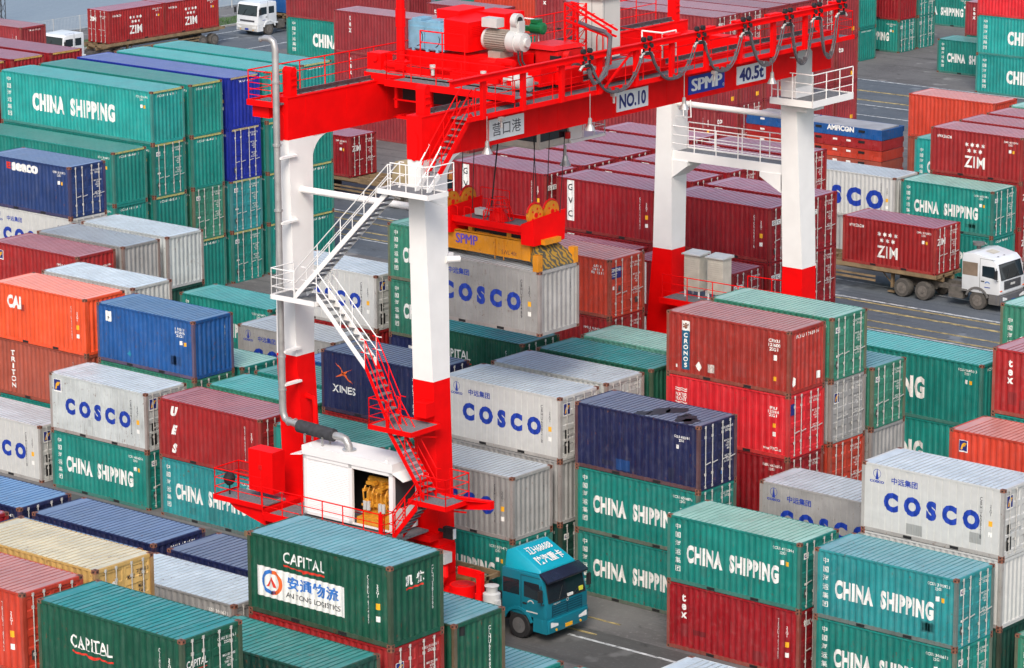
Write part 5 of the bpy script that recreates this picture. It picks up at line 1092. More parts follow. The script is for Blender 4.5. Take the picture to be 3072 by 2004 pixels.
for u in (-7.1, -.45):
    for v in (6.0, 9.8):
        b = MB(); b.cyl((u-.09, v, 20.57), (u+.09, v, 20.57), .27, 18); b.obj('trolley_wheel', M_STEEL, tr)
b = MB(); b.box(-7.4,5.5,20.3,-6.7,6.2,21.15); b.cyl((-6.95,5.42,20.95),(-6.95,5.5,20.95),.12,12); b.obj('end_carriage', M_CRED, tr)
b = MB(); b.cyl((-6.5,5.6,20.75),(-5.8,5.6,20.75),.17,12); b.box(-5.9,5.4,20.6,-5.4,5.8,20.95); b.obj('wheel_drive', M_CRED, tr); b = MB(); b.cyl((-5.4,5.6,20.75),(-4.3,5.6,20.72),.10,12); b.obj('drive_shaft', M_BLK, tr)
b = MB(); b.box(-4.2,5.5,20.62,-3.2,5.9,20.85); b.box(-3.0,5.4,20.5,-2.2,5.8,20.7); b.obj('brake_box', M_CRED, tr)
for u in (-3.9, -1.4): b = MB(); b.cyl((u,5.3,20.85),(u,5.3,21.0),.12,12); b.cyl((u,5.3,20.6),(u,5.3,20.85),.07,10); b.obj('work_lamp', M_LGREY, tr)
b = MB(); b.box(-6.45,6.6,20.5,-1.9,9.0,21.2)
for i in range(7): b.box(-6.2+i*.6,6.57,20.55,-6.16+i*.6,6.6,21.18)
b.obj('hoist_base', M_CRED, tr)
b = MB(); b.box(-6.35,6.75,21.25,-4.55,7.55,22.35); b.box(-6.25,6.68,21.3,-5.5,6.75,22.15); b.box(-5.4,6.68,21.3,-4.65,6.75,22.15); b.box(-6.2,6.8,22.35,-5.75,7.5,22.45); b.box(-5.4,6.8,22.35,-4.8,7.5,22.42); b.box(-6.42,6.9,21.9,-6.35,7.3,22.1)
for u in (-6.1,-5.4,-4.9): b.box(u,6.66,21.2,u+.12,6.75,21.3)
gbx = b.mesh('gearbox', M_GBOX, bevel=.012); link('gearbox', gbx, tr)
b = MB(); b.tube([(-5.9+.35*math.cos(R(a)),6.67,21.75+.35*math.sin(R(a))) for a in range(-80,60,20)], .015, 6); b.tube([(-5.0+.3*math.cos(R(a)),6.67,21.7+.3*math.sin(R(a))) for a in range(-70,40,20)], .015, 6); b.obj('oil_hose', M_BLK, tr)
b = MB(); b.add([(-4.5,6.7,21.35),(-3.3,6.7,21.35),(-3.3,8.6,21.35),(-4.5,8.6,21.35),(-4.5,6.7,22.55),(-3.3,6.7,22.5),(-3.3,8.6,22.5),(-4.5,8.6,22.62)], [(0,3,2,1),(4,5,6,7),(0,1,5,4),(1,2,6,5),(2,3,7,6),(3,0,4,7)])
b.box(-5.6,7.6,21.4,-4.5,9.2,22.75); b.box(-4.5,8.6,21.4,-3.0,9.8,22.65)
for i in range(6): 
    for u in (-4.3, -3.9): b.box(u,6.685,21.95+i*.07,u+.28,6.70,21.975+i*.07)
    b.box(-3.3,6.9,21.95+i*.07,-3.285,8.3,21.975+i*.07)
b.obj('coupling_hood', M_CRED, tr)
b = MB(); mv, mz = 7.45, 21.85; b.cyl((-2.85,mv,mz),(-1.75,mv,mz),.38,24)
for i in range(28):
    a = i*math.pi/14; c, s = math.cos(a), math.sin(a); b.bar((-2.8,mv+.40*c,mz+.40*s),(-1.8,mv+.40*c,mz+.40*s),.02,.05,0,(0,c,s))
b.box(-2.6,mv-.4,21.2,-2.0,mv+.4,21.45); b.obj('hoist_motor', M_MOTOR, tr)
b = MB(); b.tube([(-1.78,mv,mz),(-1.4,mv,mz),(-1.38,mv,mz),(-1.1,mv,mz),(-1.05,mv,mz),(-.95,mv,mz)], [.42,.42,.38,.36,.19,.17], 24); b.box(-1.75,mv-.1,mz+.35,-1.3,mv+.25,mz+.8); b.tube([(-1.66,mv+.05,mz+.8),(-1.40,mv+.05,mz+.8)],.28,20); b.tube([(-2.95,mv,mz),(-2.85,mv,mz)],[.4,.4],20); b.obj('motor_fan', M_LGREY, tr, smooth=True)
b = MB(); b.cyl((-1.39,mv+.05,mz+.8),(-1.38,mv+.05,mz+.8),.17,18); b.obj('fan_inlet', M_BLK, tr)
b = MB(); b.box(-2.95,mv-.35,mz+.5,-2.2,mv+.1,mz+.85); b.obj('terminal_box', M_LGREY, tr)
b = MB(); b.tube([(-1.2,mv-.3,mz-.3),(-1.1,mv-.4,21.2),(-.8,mv-.4,20.7)],.035,7); b.tube([(-1.1,mv-.2,mz-.3),(-1.0,mv-.3,21.2),(-.6,mv-.3,20.7)],.035,7); b.obj('motor_cable', M_BLK, tr)
# mast with pole, rope drum cover, green motor, lattice boom, grey cabinet
b = MB(); b.cyl((-6.1,6.0,20.6),(-6.1,6.0,24.0),.17,14); b.cyl((-6.1,6.0,22.2),(-6.1,6.0,22.9),.2,14); b.cyl((-6.1,6.0,20.6),(-6.1,6.0,20.9),.25,14); b.obj('lamp_post', M_CRED, tr)
b = MB(); b.cyl((-4.6,9.2,20.6),(-4.6,9.2,20.9),.05,6); b.obj('post_foot', M_CRED, tr)
b = MB(); b.cyl((-2.6,9.2,21.15),(-.6,9.6,21.15),.15,12); b.box(-2.9,9.6,20.5,-1.0,10.9,21.0); b.add([(-2.6,9.0,21.35),(-.9,9.0,21.35),(-.7,10.8,21.35),(-2.4,10.8,21.35),(-2.4,9.2,21.5),(-1.1,9.2,21.5),(-.9,10.6,21.5),(-2.2,10.6,21.5)], [(0,1,2,3),(4,5,6,7),(0,1,5,4),(1,2,6,5),(2,3,7,6),(3,0,4,7)]); b.box(-1.9,9.1,20.6,-.8,10.7,21.3); b.obj('rope_drum_cover', M_CDRED, tr)
b = MB(); b.box(-1.15,9.05,20.75,-.78,9.3,21.15); b.obj('drum_opening', M_DARK, tr)
b = MB(); b.tube([(-3.6,11.0,21.8),(-3.55,11.0,21.8),(-3.0,11.0,21.8),(-2.95,11.0,21.8)],[.15,.24,.24,.15],16); b.box(-3.5,10.8,22.0,-3.2,11.2,22.15); b.box(-4.2,10.9,21.65,-3.6,11.1,21.85); b.obj('green_motor', M_GREENM, tr)
b = MB(); railing(b, [(-4.6,11.2,20.9),(-3.4,11.2,20.9)],1.2,1,1.2,.03); b.obj('white_railing', M_CWHT, tr)
b = MB(); cu_, cv_ = -1.7, 10.7
for du in (0, .62):
    for dv in (0, .55): b.bar((cu_+du,cv_+dv,20.5),(cu_+du,cv_+dv,22.95),.06,.06)
for i in range(5):
    z = 20.6+i*.46
    for dv in (0,.55): b.bar((cu_,cv_+dv,z),(cu_+.62,cv_+dv,z+.46),.025,.025); b.bar((cu_,cv_+dv,z+.46),(cu_+.62,cv_+dv,z+.46),.03,.03)
    for du in (0,.62): b.bar((cu_+du,cv_,z),(cu_+du,cv_+.55,z+.46),.025,.025)
for dv in (0,.4): b.bar((cu_,cv_+dv,22.95),(1.15,9.9+dv,22.2),.07,.07); b.bar((cu_,cv_+dv,22.3),(1.1,9.9+dv,21.95),.07,.07)
for i in range(5): t = i/5; b.bar((cu_+2.8*t,cv_-.75*t,22.95-.75*t),(cu_+2.8*(t+.1),cv_-.75*t+.4,22.95-.75*t),.03,.03)
b.box(1.0,9.85,20.9,1.12,10.0,22.2); b.obj('cable_boom', M_CRED, tr)
b = MB(); b.tube([(cu_+.4,cv_+.2,22.25),(0,10.2,22.2),(.9,9.9,22.15),(1.2,9.8,22.0),(1.22,9.7,21.5),(1.2,9.6,20.9),(1.15,9.2,20.4),(1.1,8.9,20.3),(1.08,8.7,20.6),(1.05,8.6,20.9)],.085,8); b.tube([(1.25,9.75,21.9),(1.28,9.65,21.4),(1.25,9.5,20.6),(1.2,9.1,20.35),(1.1,8.8,20.8)],.05,8); b.obj('cable_drop', M_CABLE, tr)
b = MB(); b.box(-2.3,12.4,20.6,-1.15,13.55,22.95); cb = b.obj('switch_cabinet', simple('cabinet_grey', (.55,.55,.51), .5, 0, .04, 2), tr); b = MB(); b.box(-2.42,12.25,22.95,-1.03,13.7,23.02)
for u in (-2.3,-1.2):
    for v in (12.4,13.5): b.cyl((u,v,23.02),(u,v,23.08),.03,8)
b.obj('cabinet_lid', M_LGREY, cb); b = MB(); b.box(-1.68,12.39,20.7,-1.665,12.4,22.9); b.box(-1.145,12.5,20.7,-1.14,12.51,22.9); b.obj('cabinet_seam', M_STEEL, cb)
b = MB(); b.tube([(-1.2,12.1,20.5),(-1.2,12.1,21.5),(-1.15,12.1,21.65),(-.95,12.1,21.65),(-.9,12.1,21.5),(-.9,12.1,20.5)],.03,6); b.box(-1.2,11.6,20.3,-.5,11.7,20.9); b.obj('step_rail', M_CDRED, tr)
b = MB(); b.box(-2.9,10.6,20.35,.4,14.3,20.45); b.obj('rear_deck', M_GRATE, tr); b = MB(); b.box(-2.9,10.5,20.2,.45,10.6,20.5); b.box(.4,10.6,20.2,.46,14.4,20.5); b.box(-2.9,14.3,20.2,.45,14.4,20.5); railing(b,[(.4,13.8,20.45),(.4,14.35,20.45),(-2.9,14.35,20.45)],1.1,2,1.2,.025); b.obj('rear_deck_edge', M_CRED, tr)
b = MB(); railing(b,[(-.4,14.0,20.6),(.6,14.0,20.6),(.6,14.9,20.6)],1.0,1,1.2,.035); b.obj('white_railing', M_CWHT, tr)
b = MB(); b.cyl((-2.95,13.6,20.6),(-2.95,13.6,23.6),.045,8); b.box(-3.4,13.4,22.7,-2.6,13.9,22.75); b.obj('light_bracket', M_CRED, tr)
b = MB(); b.box(-3.35,13.3,22.9,-2.95,13.8,23.3); b.cyl((-3.35,13.5,23.1),(-3.5,13.45,23.1),.2,14); b.obj('spotlight', M_BLK, tr)
b = MB(); b.tube([(-.6,5.9,20.62),(-.55,5.9,20.62),(.35,5.9,20.62),(.4,5.9,20.62)],[.2,.3,.3,.2],16); b.box(-.3,5.8,20.85,.1,6.1,21.0); b.box(-.7,5.6,20.3,-.5,6.2,21.0); b.obj('travel_motor', M_LGREY, tr, smooth=True)
b = MB(); b.box(-1.9,5.6,20.5,-.8,6.3,21.3); b.cyl((-1.2,5.9,21.3),(-.4,5.9,21.3),.15,12); b.box(.1,7.8,20.3,.5,9.0,20.9); b.box(-.6,7.0,20.3,.0,8.0,21.1); b.obj('travel_gearcase', M_CRED, tr)
# operator cabin under the trolley
b = MB(); c0, c1, d0, d1, e0, e1 = -4.5, -2.3, 9.8, 11.75, 17.25, 19.3
b.box(c0,d0,e0,c1,d1,e0+.25)
for u in (c0,c1-.1):
    for v in (d0,d1-.1): b.box(u,v,e0+.25,u+.1,v+.1,e1)
b.box(c0,d0,e1-.1,c1,d1,e1); b.box(c0,d1-.1,e0,c1,d1,e1); b.box(c0-.05,d0-.05,e0-.03,c1+.05,d1+.05,e0); cbm = b.mesh('operator_cabin', simple('cabin_beige', (.56,.53,.46), .5)); cb2 = link('operator_cabin', cbm, tr)
b = MB(); b.box(c0+.1,d0+.03,e0+.25,c1-.1,d0+.05,e1-.1); b.box(c1-.05,d0+.1,e0+.25,c1-.03,d1-.1,e1-.1); b.box(c0+.03,d0+.1,e0+.25,c0+.05,d1-.1,e1-.1); b.obj('cabin_window', M_GLASS, cb2)
b = MB(); b.box(-3.3,11.75,17.2,-2.2,14.0,17.32); b.box(-2.6,11.75,17.3,-2.3,12.6,19.3); railing(b,[(-2.25,12.6,17.3),(-2.2,13.95,17.3),(-3.2,13.95,17.3)],1.1,2,.7,.025); b.obj('cabin_porch', M_CWHT, cb2)
b = MB(); b.cyl((-2.2,11.5,17.45),(-2.2,11.5,17.7),.13,12); b.obj('red_lamp', M_CDRED, cb2); b = MB(); b.cyl((-2.15,11.3,17.2),(-2.15,11.3,16.75),.05,8); b.tube([(-2.15,11.3,16.8),(-2.15,11.3,16.6),(-2.15,11.3,16.4)],[.09,.13,.24],14); b.obj('cabin_lamp', M_SILV, cb2)
b = MB()
for u, v, z in ((-6.3,9.0,15.2),(-6.0,9.5,15.2),(-2.0,9.0,15.0),(-1.75,9.6,15.0),(-5.2,9.2,14.6)): b.cyl((u,v,z),(u+.1,v+.2,20.4),.017,6)
b.cyl((-4.3,9.3,14.8),(-3.8,9.6,20.4),.03,6); b.cyl((-2.0,9.3,15.0),(-2.8,9.9,20.4),.015,6); b.cyl((-1.1,9.6,14.9),(-.9,9.9,20.4),.017,6); b.obj('hoist_rope', M_BLK, tr)

# ------------------------------------------------------------- spreader over the hanging container (world aligned)
SX, SY, SZ = -83.78, 98.67, 12.8
sp = thing('container_spreader', 'yellow spreader lettered SPMP with red headblock gripping the hanging COSCO container', 'spreader', (SX, SY, SZ))
b = MB(); b.box(-2.9,-.72,.22,1.75,-.56,.98); b.box(-2.9,.56,.22,2.2,.72,.98); b.box(-2.9,-.56,.25,2.0,.56,.4); b.box(-2.95,-.72,.95,1.8,-.5,1.0)
for x in (-2.6,-2.2,.35,.8): b.bar((x,-.76,.1),(x,-.76,.9),.03,.03)
b.box(1.75,-.75,.22,2.15,-.45,.92); b.box(-.9,-.3,.4,.3,.3,.7); main = b.obj('main_beam', M_SPR, sp)
flat_text('lettering', 'SPMP', 1.15, .40, simple('violet_lettering', (.10,.06,.42), .5), main, plane_M((-1.15,-.725,.68),(1,0,0),(0,0,1)), bold=0, double=.035)
flat_text('lettering', 'SWL 40t', .78, .17, M_RUST, main, plane_M((1.05,-.725,.42),(1,0,0),(0,0,1)), bold=.01)
def striped():
    m, nt, bs = nodes('hazard_stripes'); tc = nt.nodes.new('ShaderNodeTexCoord'); w = nt.nodes.new('ShaderNodeTexWave'); w.inputs['Scale'].default_value = 2.6; w.inputs['Distortion'].default_value = 9; w.inputs['Detail'].default_value = 3; w.bands_direction = 'DIAGONAL'
    r = nt.nodes.new('ShaderNodeValToRGB'); r.color_ramp.elements[0].position = .45; r.color_ramp.elements[0].color = (.07,.065,.045,1); r.color_ramp.elements[1].position = .58; r.color_ramp.elements[1].color = (.34,.19,.02,1)
    nt.links.new(tc.outputs['Object'], w.inputs['Vector']); nt.links.new(w.outputs['Fac'], r.inputs['Fac']); nt.links.new(r.outputs['Color'], bs.inputs['Base Color']); bs.inputs['Roughness'].default_value = .6; return m
M_HAZ = striped()
for s in (1, -1):
    b = MB(); b.add([(s*2.15,-.75,.22),(s*2.95,-1.2,.02),(s*2.95,1.2,.02),(s*2.15,.75,.22),(s*2.15,-.6,.95),(s*2.85,-1.1,.32),(s*2.85,1.1,.32),(s*2.15,.6,.95)], [(0,3,2,1),(4,5,6,7),(0,1,5,4),(1,2,6,5),(2,3,7,6),(3,0,4,7)]); b.obj('end_arm', M_HAZ, sp)
    b = MB(); b.box(s*2.35-.35,-.5,.9,s*2.35+.35,.5,1.1); b.add([(s*2.4,-.28,1.1),(s*2.4,.28,1.1),(s*2.4,0,1.5),(s*2.47,-.28,1.1),(s*2.47,.28,1.1),(s*2.47,0,1.5)], [(0,1,2),(3,5,4),(0,2,5,3),(1,4,5,2),(0,3,4,1)]); b.obj('end_lug', M_SPR, sp)
    for t in (-1, 1):
        b = MB(); b.box(s*2.82-.14,t*1.1-.13,-.02,s*2.82+.14,t*1.1+.13,.62); b.cyl((s*2.82-.1,t*1.1-.135,.3),(s*2.82-.1,t*1.1-.13,.3),.05,10) if t < 0 else None; b.obj('twistlock_leg', M_SPR, sp)
b = MB(); b.box(-2.6,-.85,1.35,2.15,-.75,1.6); b.box(-2.6,.75,1.35,2.15,.85,1.6); b.box(-2.6,-.75,1.38,2.15,.75,1.45); b.box(-2.65,-.85,1.0,-1.9,.85,1.6)
for x in (-1.9,-1.2,-.2,.5): b.tube([(x,-.8,1.6),(x,-.8,1.95),(x+.05,-.8,2.0),(x+.3,-.8,2.0),(x+.35,-.8,1.95),(x+.35,-.8,1.6)],.02,6)
railing(b,[(-1.7,.8,1.6),(-.2,.8,1.6)],.9,1,1.5,.02); b.box(-2.3,-.7,1.2,2.2,-.6,1.35); hb = b.obj('headblock', M_CRED, sp)
b = MB(); b.box(-1.9,-.7,1.456,1.5,.7,1.47); b.obj('headblock_deck', M_GRATE, hb)
for s in (1, -1):
    b = MB(); x = s*2.15; b.add([(x-.3,-.95,.9),(x+.35,-.95,.9),(x+.35,.95,.9),(x-.3,.95,.9),(x-.3,-.95,1.7),(x+.35,-.98,1.98),(x+.35,1.02,2.12),(x-.3,.95,1.9)], [(0,3,2,1),(4,5,6,7),(0,1,5,4),(1,2,6,5),(2,3,7,6),(3,0,4,7)])
    b.obj('sheave_housing', M_CRED, hb)
    for y in (-.5, .5): b = MB(); b.cyl((x-.06,y,2.05),(x+.1,y,2.05),.42,26); q = b.obj('sheave', M_SPR, hb); b = MB(); b.cyl((x-.08,y,2.05),(x+.12,y,2.05),.10,14); [b.cyl((x+.1,y+.25*math.cos(a),2.05+.25*math.sin(a)),(x+.105,y+.25*math.cos(a),2.05+.25*math.sin(a)),.05,8) for a in (0,1.26,2.5,3.77,5.0)]; b.tube([(x,y+.47*math.cos(R(a)),2.05+.47*math.sin(R(a))) for a in range(20,165,12)],.045,6); b.obj('sheave_hub', M_CDRED, hb)
b = MB()
for i in range(10):
    a = i*math.pi/5; b.tube([(-.1+.62*math.cos(a),.62*math.sin(a),1.5),(-.1+.36*math.cos(a),.36*math.sin(a),2.35)],.018,6)
for rr, z in ((.62,1.52),(.46,2.0),(.36,2.35)): b.tube([(-.1+rr*math.cos(R(a)),rr*math.sin(R(a)),z) for a in range(0,361,24)],.02,6)
b.tube([(-.1,0,1.48),(-.1,0,1.75),(-.1,0,2.0)],[.42,.3,.12],16); b.obj('cable_basket', M_CRED, hb)
b = MB(); b.box(-1.35,.0,1.55,-.85,.35,1.8); b.obj('junction_box', M_LGREY, hb)
for x in (-2.6,-2.9): pass
b = MB(); b.box(-1.3,-.45,.4,-1.1,.45,1.35); b.box(.7,-.45,.4,.9,.45,1.35); b.cyl((-.8,-.5,.85),(.0,-.5,.85),.15,12); b.box(-.9,-.5,.65,-.2,.4,1.0); b.obj('locking_gear', M_ENG, sp)
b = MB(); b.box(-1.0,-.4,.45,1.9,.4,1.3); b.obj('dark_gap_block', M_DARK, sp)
container(-86.81, 97.45, 10.2, 'grey', 'cosco', 'blank', 20, 0, 'light grey COSCO container hanging in the air from the yellow spreader', rusty=.35, style='fine')
# ------------------------------------------------------------- trucks (local x forward, origin on the ground at the front axle)
def wheel(parent, x, y, r=.52, w=.30, dirt=True, side=-1):
    b = MB(); tyre(b, (x, y, r), r, w); t = b.obj('wheel', simple('dusty_tyre', (.075,.068,.06), .9, 0, .25, 5) if dirt else M_BLK, parent, smooth=True)
    rm = simple('dusty_rim', (.14,.125,.11), .8, 0, .25, 6) if dirt else simple('grey_rim', (.10,.10,.10), .6)
    b = MB(); s = side; b.tube([(x, y+s*w*.50, r), (x, y+s*w*.51, r), (x, y+s*w*.3, r), (x, y+s*w*.28, r)], [r*.60, r*.55, r*.50, .02], 20)
    b.cyl((x, y+s*w*.28, r), (x, y+s*(w*.6), r), r*.2, 14)
    for i in range(8):
        a = i*math.pi/4; b.cyl((x+r*.34*math.cos(a), y+s*w*.29, r+r*.34*math.sin(a)), (x+r*.34*math.cos(a), y+s*w*.36, r+r*.34*math.sin(a)), .03, 6)
    b.obj('rim', rm, t); return t
def truck(name, label, loc, rz, bodycol, fairing=None, trailer=None, kind=0, wide=2.46, rear=2, dirt=True, visor=None, trim=None, door_open=False, bobtail=False):
    t = thing(name, label, 'truck', loc, rz); bm_ = simple(name+'_'+bodycol[0], bodycol[1], .28, 0, .05, 2, .5); hw = wide/2
    trim = trim or M_STEEL; chas = simple('dusty_chassis', (.10,.09,.078), .85, 0, .35, 4) if dirt else simple('dark_chassis', (.02,.02,.022), .6)
    zb, zt = 1.0, 2.95
    if kind == 0: profp = [(-.82,zb),(1.22,zb-.05),(1.38,zb+.02),(1.37,1.56),(1.16,2.48),(1.0,2.66),(-.82,2.70)]; zt = 2.66       # blue: leaning screen
    elif kind == 1: profp = [(-1.0,zb-.05),(1.35,zb-.05),(1.42,zb+.05),(1.40,1.72),(1.18,2.62),(.9,2.88),(-.3,3.10),(-.95,3.0),(-1.0,2.7)]
    else: profp = [(-.9,zb-.1),(1.25,zb-.1),(1.35,zb),(1.32,1.65),(1.18,2.55),(1.0,2.72),(-.85,2.78),(-.9,2.6)]
    wp = MB(); n = len(profp)
    # side walls with a wheel arch cut out
    def sidepoly(y):
        arch = [(.62*math.cos(R(a)), .52+.62*math.sin(R(a))) for a in range(52, 129, 13)]
        return [(p[0], y, p[1]) for p in profp]
    lo = [(p[0], -hw, p[1]) for p in profp]; hi = [(p[0], hw, p[1]) for p in profp]
    fs = [tuple(range(n)), tuple(range(2*n-1, n-1, -1))]+[(i, (i+1) % n, (i+1) % n+n, i+n) for i in range(n)]
    wp.add(lo+hi, fs); me = wp.mesh('cab', bm_, bevel=.06, smooth=True); cab = link('cab', me, t)
    # lower skirts in front of and behind the wheel
    b = MB(); b.box(.72, -hw+.01, .42, 1.38, hw-.01, zb+.02)
    for s in (-1, 1):
        ar = [(.66*math.cos(R(a)), .50+.66*math.sin(R(a))) for a in range(20, 161, 14)]; ar2 = [(.76*math.cos(R(a)), .52+.76*math.sin(R(a))) for a in range(160, 19, -14)]
        y0, y1 = (s*hw-.02, s*hw+.05) if s > 0 else (s*hw-.05, s*hw+.02)
        for (p, q), (p2, q2) in zip(zip(ar, ar[1:]), zip(ar2[::-1], ar2[::-1][1:])):
            b.hexa([(p[0],y0,p[1]),(q[0],y0,q[1]),(q[0],y1,q[1]),(p[0],y1,p[1]),(p2[0],y0,p2[1]),(q2[0],y0,q2[1]),(q2[0],y1,q2[1]),(p2[0],y1,p2[1])])
        b.box(-1.0, y0, .95, -.62, y1, 1.05)
    b.obj('mudguard', bm_ if kind == 0 else (simple('dusty_arch', (.12,.115,.11), .8) if kind == 1 else bm_), t)
    # screen
    def lerp2(a, b_, k): return (a[0]+(b_[0]-a[0])*k, a[1]+(b_[1]-a[1])*k)
    i0 = {0: 3, 1: 3, 2: 3}[kind]; A, B2 = profp[i0], profp[i0+1]; p0, p1 = lerp2(A, B2, .06), lerp2(A, B2, .97); nx, nz = (B2[1]-A[1]), -(B2[0]-A[0]); l = math.hypot(nx, nz); nx, nz = nx/l*.012, nz/l*.012
    b = MB(); yy = hw-.14; b.add([(p0[0]+nx, -yy, p0[1]+nz), (p0[0]+nx, yy, p0[1]+nz), (p1[0]+nx, yy-.05, p1[1]+nz), (p1[0]+nx, -yy+.05, p1[1]+nz)], [(0,1,2,3)]); b.obj('windscreen', M_GLASS, cab, fix=False)
    b = MB(); e = 2.2
    for y in (-yy, yy): b.bar((p0[0]+nx*e, y, p0[1]+nz*e), (p1[0]+nx*e, y*.965, p1[1]+nz*e), .035, .02)
    b.bar((p0[0]+nx*e,-yy,p0[1]+nz*e),(p0[0]+nx*e,yy,p0[1]+nz*e),.03,.03); b.bar((p1[0]+nx*e,-yy,p1[1]+nz*e),(p1[0]+nx*e,yy,p1[1]+nz*e),.03,.03); b.bar((p0[0]+nx*3,-.5,p0[1]+nz),(p0[0]+nx*3+(p1[0]-p0[0])*.6,-.15,p0[1]+(p1[1]-p0[1])*.6),.02,.02); b.bar((p0[0]+nx*3,.35,p0[1]+nz),(p0[0]+nx*3+(p1[0]-p0[0])*.3,.75,p0[1]+(p1[1]-p0[1])*.3),.02,.02); b.obj('screen_frame', M_BLK, cab)
    zw0, zw1 = p0[1]+.12, p1[1]-.12
    # side windows and door seams
    for s in (-1, 1):
        y = s*(hw+.006); f = p0[0]
        b = MB(); b.add([(.28, y, zw0), (f-.12, y, zw0-.08), (p1[0]-.16, y, zw1), (.28, y, zw1)], [(0,1,2,3)]); b.add([(-.75 if kind != 2 else -.6, y, zw0), (.05, y, zw0), (.05, y, zw1), (-.75 if kind != 2 else -.6, y, zw1)], [(0,1,2,3)]) if kind != 1 else None
        b.obj('side_window', M_GLASS, cab, fix=False)
        if kind == 1: b = MB(); b.add([(-.95, y, zw0-.05), (.0, y, zw0-.05), (.0, y, zw1+.1), (-.95, y, zw1+.1)], [(0,1,2,3)]); b.obj('side_window', simple('curtained_window', (.20,.15,.11), .4, 0, .2, 2), cab, fix=False)
        b = MB(); ys = s*(hw+.004)
        for q in (((.14, zb+.05), (.14, zt-.1)), ((.14, zt-.1), (p1[0]-.1, zt-.1))): b.bar((q[0][0], ys, q[0][1]), (q[1][0], ys, q[1][1]), .015, .012)
        b.box(.22, ys-.012, zw0-.3, .42, ys+.012, zw0-.24); b.obj('door_seam', M_BLK, cab)
        b = MB(); b.box(.4, s*(hw+.01)-.003, 1.15, .95, s*(hw+.01)+.003, 1.2) if kind == 0 else b.box(.45, s*(hw+.01)-.003, 1.3, .8, s*(hw+.01)+.003, 1.34); b.obj('door_lettering', M_LGREY if kind == 0 else M_BLET, cab)
        if kind < 2: 
            b = MB(); pol = ring(.62, 1.48, .17, .05, 10, 20, 160)
            for q in pol: b.add([(p[0], s*(hw+.012), p[1]) for p in q], [(0,1,2,3)])
            b.obj('door_emblem', M_LGREY if kind == 0 else M_LBL, cab, fix=False)
        # mirrors
        b = MB(); b.tube([(p1[0]-.05, s*hw, zw1-.05), (p1[0]+.12, s*(hw+.22), zw1-.1), (p1[0]+.15, s*(hw+.22), zw0-.1), (p0[0]-.1, s*hw, zw0-.15)], .018, 6); b.box(p1[0]+.05, s*(hw+.22)-.1, zw0, p1[0]+.13, s*(hw+.22)+.1, zw0+.45); b.obj('wing_mirror', M_BLK, t)
    fx = {0: 1.38, 1: 1.42, 2: 1.35}[kind]
    g = MB()
    if kind == 0:
        for i in range(5): g.box(fx-.02, -.85, 1.04+i*.095, fx+.015, -.05, 1.075+i*.095); g.box(fx-.02, .05, 1.04+i*.095, fx+.015, .85, 1.075+i*.095)
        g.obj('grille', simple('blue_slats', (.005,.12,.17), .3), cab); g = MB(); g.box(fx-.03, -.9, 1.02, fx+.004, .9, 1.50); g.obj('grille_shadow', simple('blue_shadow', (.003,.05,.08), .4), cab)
        g = MB()
        for q in ring(0, 1.54, .07, .025, 12): g.add([(fx+.018, p[0], p[1]) for p in q], [(0,1,2,3)])
        g.obj('badge', M_LGREY, cab, fix=False)
        flat_text('front_lettering', 'SHACMAN' if 0 else 'HEAVY', .4, .07, M_LGREY, cab, plane_M((fx+.02, -.62, 1.53), (0,1,0), (0,0,1)))
    else:
        g.box(fx-.03, -.82, 1.22 if kind == 1 else 1.18, fx+.02, .82, 1.68 if kind == 1 else 1.32)
        g.obj('grille', simple('dark_grille', (.06,.062,.07), .6, 0, .2, 20), cab)
        g = MB()
        for i in range(8): g.box(fx+.02, -.8, 1.25+i*.05, fx+.028, .8, 1.265+i*.05)
        if kind == 1: g.obj('grille_slats', M_STEEL, cab); b = MB(); b.box(fx+.02,-.22,1.42,fx+.035,.22,1.53); b.obj('badge', M_LGREY, cab); b = MB(); b.box(fx-.02, hw-.2, 1.17, fx+.02, hw-.02, 1.23); b.box(fx-.02, -hw+.02, 1.17, fx+.02, -hw+.2, 1.23); b.obj('marker_lamp', M_OLET, cab)
    # bumper
    b = MB(); b.add([(fx-.25,-hw,.42),(fx+.05,-hw+.1,.42),(fx+.05,hw-.1,.42),(fx-.25,hw,.42),(fx-.25,-hw-.02,.95),(fx+.09,-hw+.08,.95),(fx+.09,hw-.08,.95),(fx-.25,hw+.02,.95)], [(0,3,2,1),(4,5,6,7),(0,1,5,4),(1,2,6,5),(2,3,7,6),(3,0,4,7)])
    bp = link('bumper', b.mesh('bumper', bm_ if kind == 0 else (simple('grey_bumper', (.10,.10,.11), .6) if kind == 1 else M_LGREY), bevel=.025, smooth=True), t)
    for s in (-1, 1):
        b = MB(); y0 = s*(hw-.62); y1 = s*(hw-.16); x = fx+.085; b.add([(x-.01,y0,.66),(x-.0,y1,.66),(x-.0,y1,.86),(x-.01,y0,.86),(x-.06,y0,.66),(x-.06,y1,.66),(x-.06,y1,.86),(x-.06,y0,.86)], [(0,1,2,3),(4,7,6,5),(0,4,5,1),(3,2,6,7)]); b.obj('headlight', M_LENS, bp)
        b = MB(); b.cyl((fx+.06, s*.72, .52), (fx+.085, s*.72, .52), .05, 12); b.obj('fog_lamp', M_YEL, bp)
    b = MB(); b.box(fx+.08, -.2, .5, fx+.1, .2, .64); b.obj('number_plate', M_YEL if kind == 0 else M_BLET, bp)
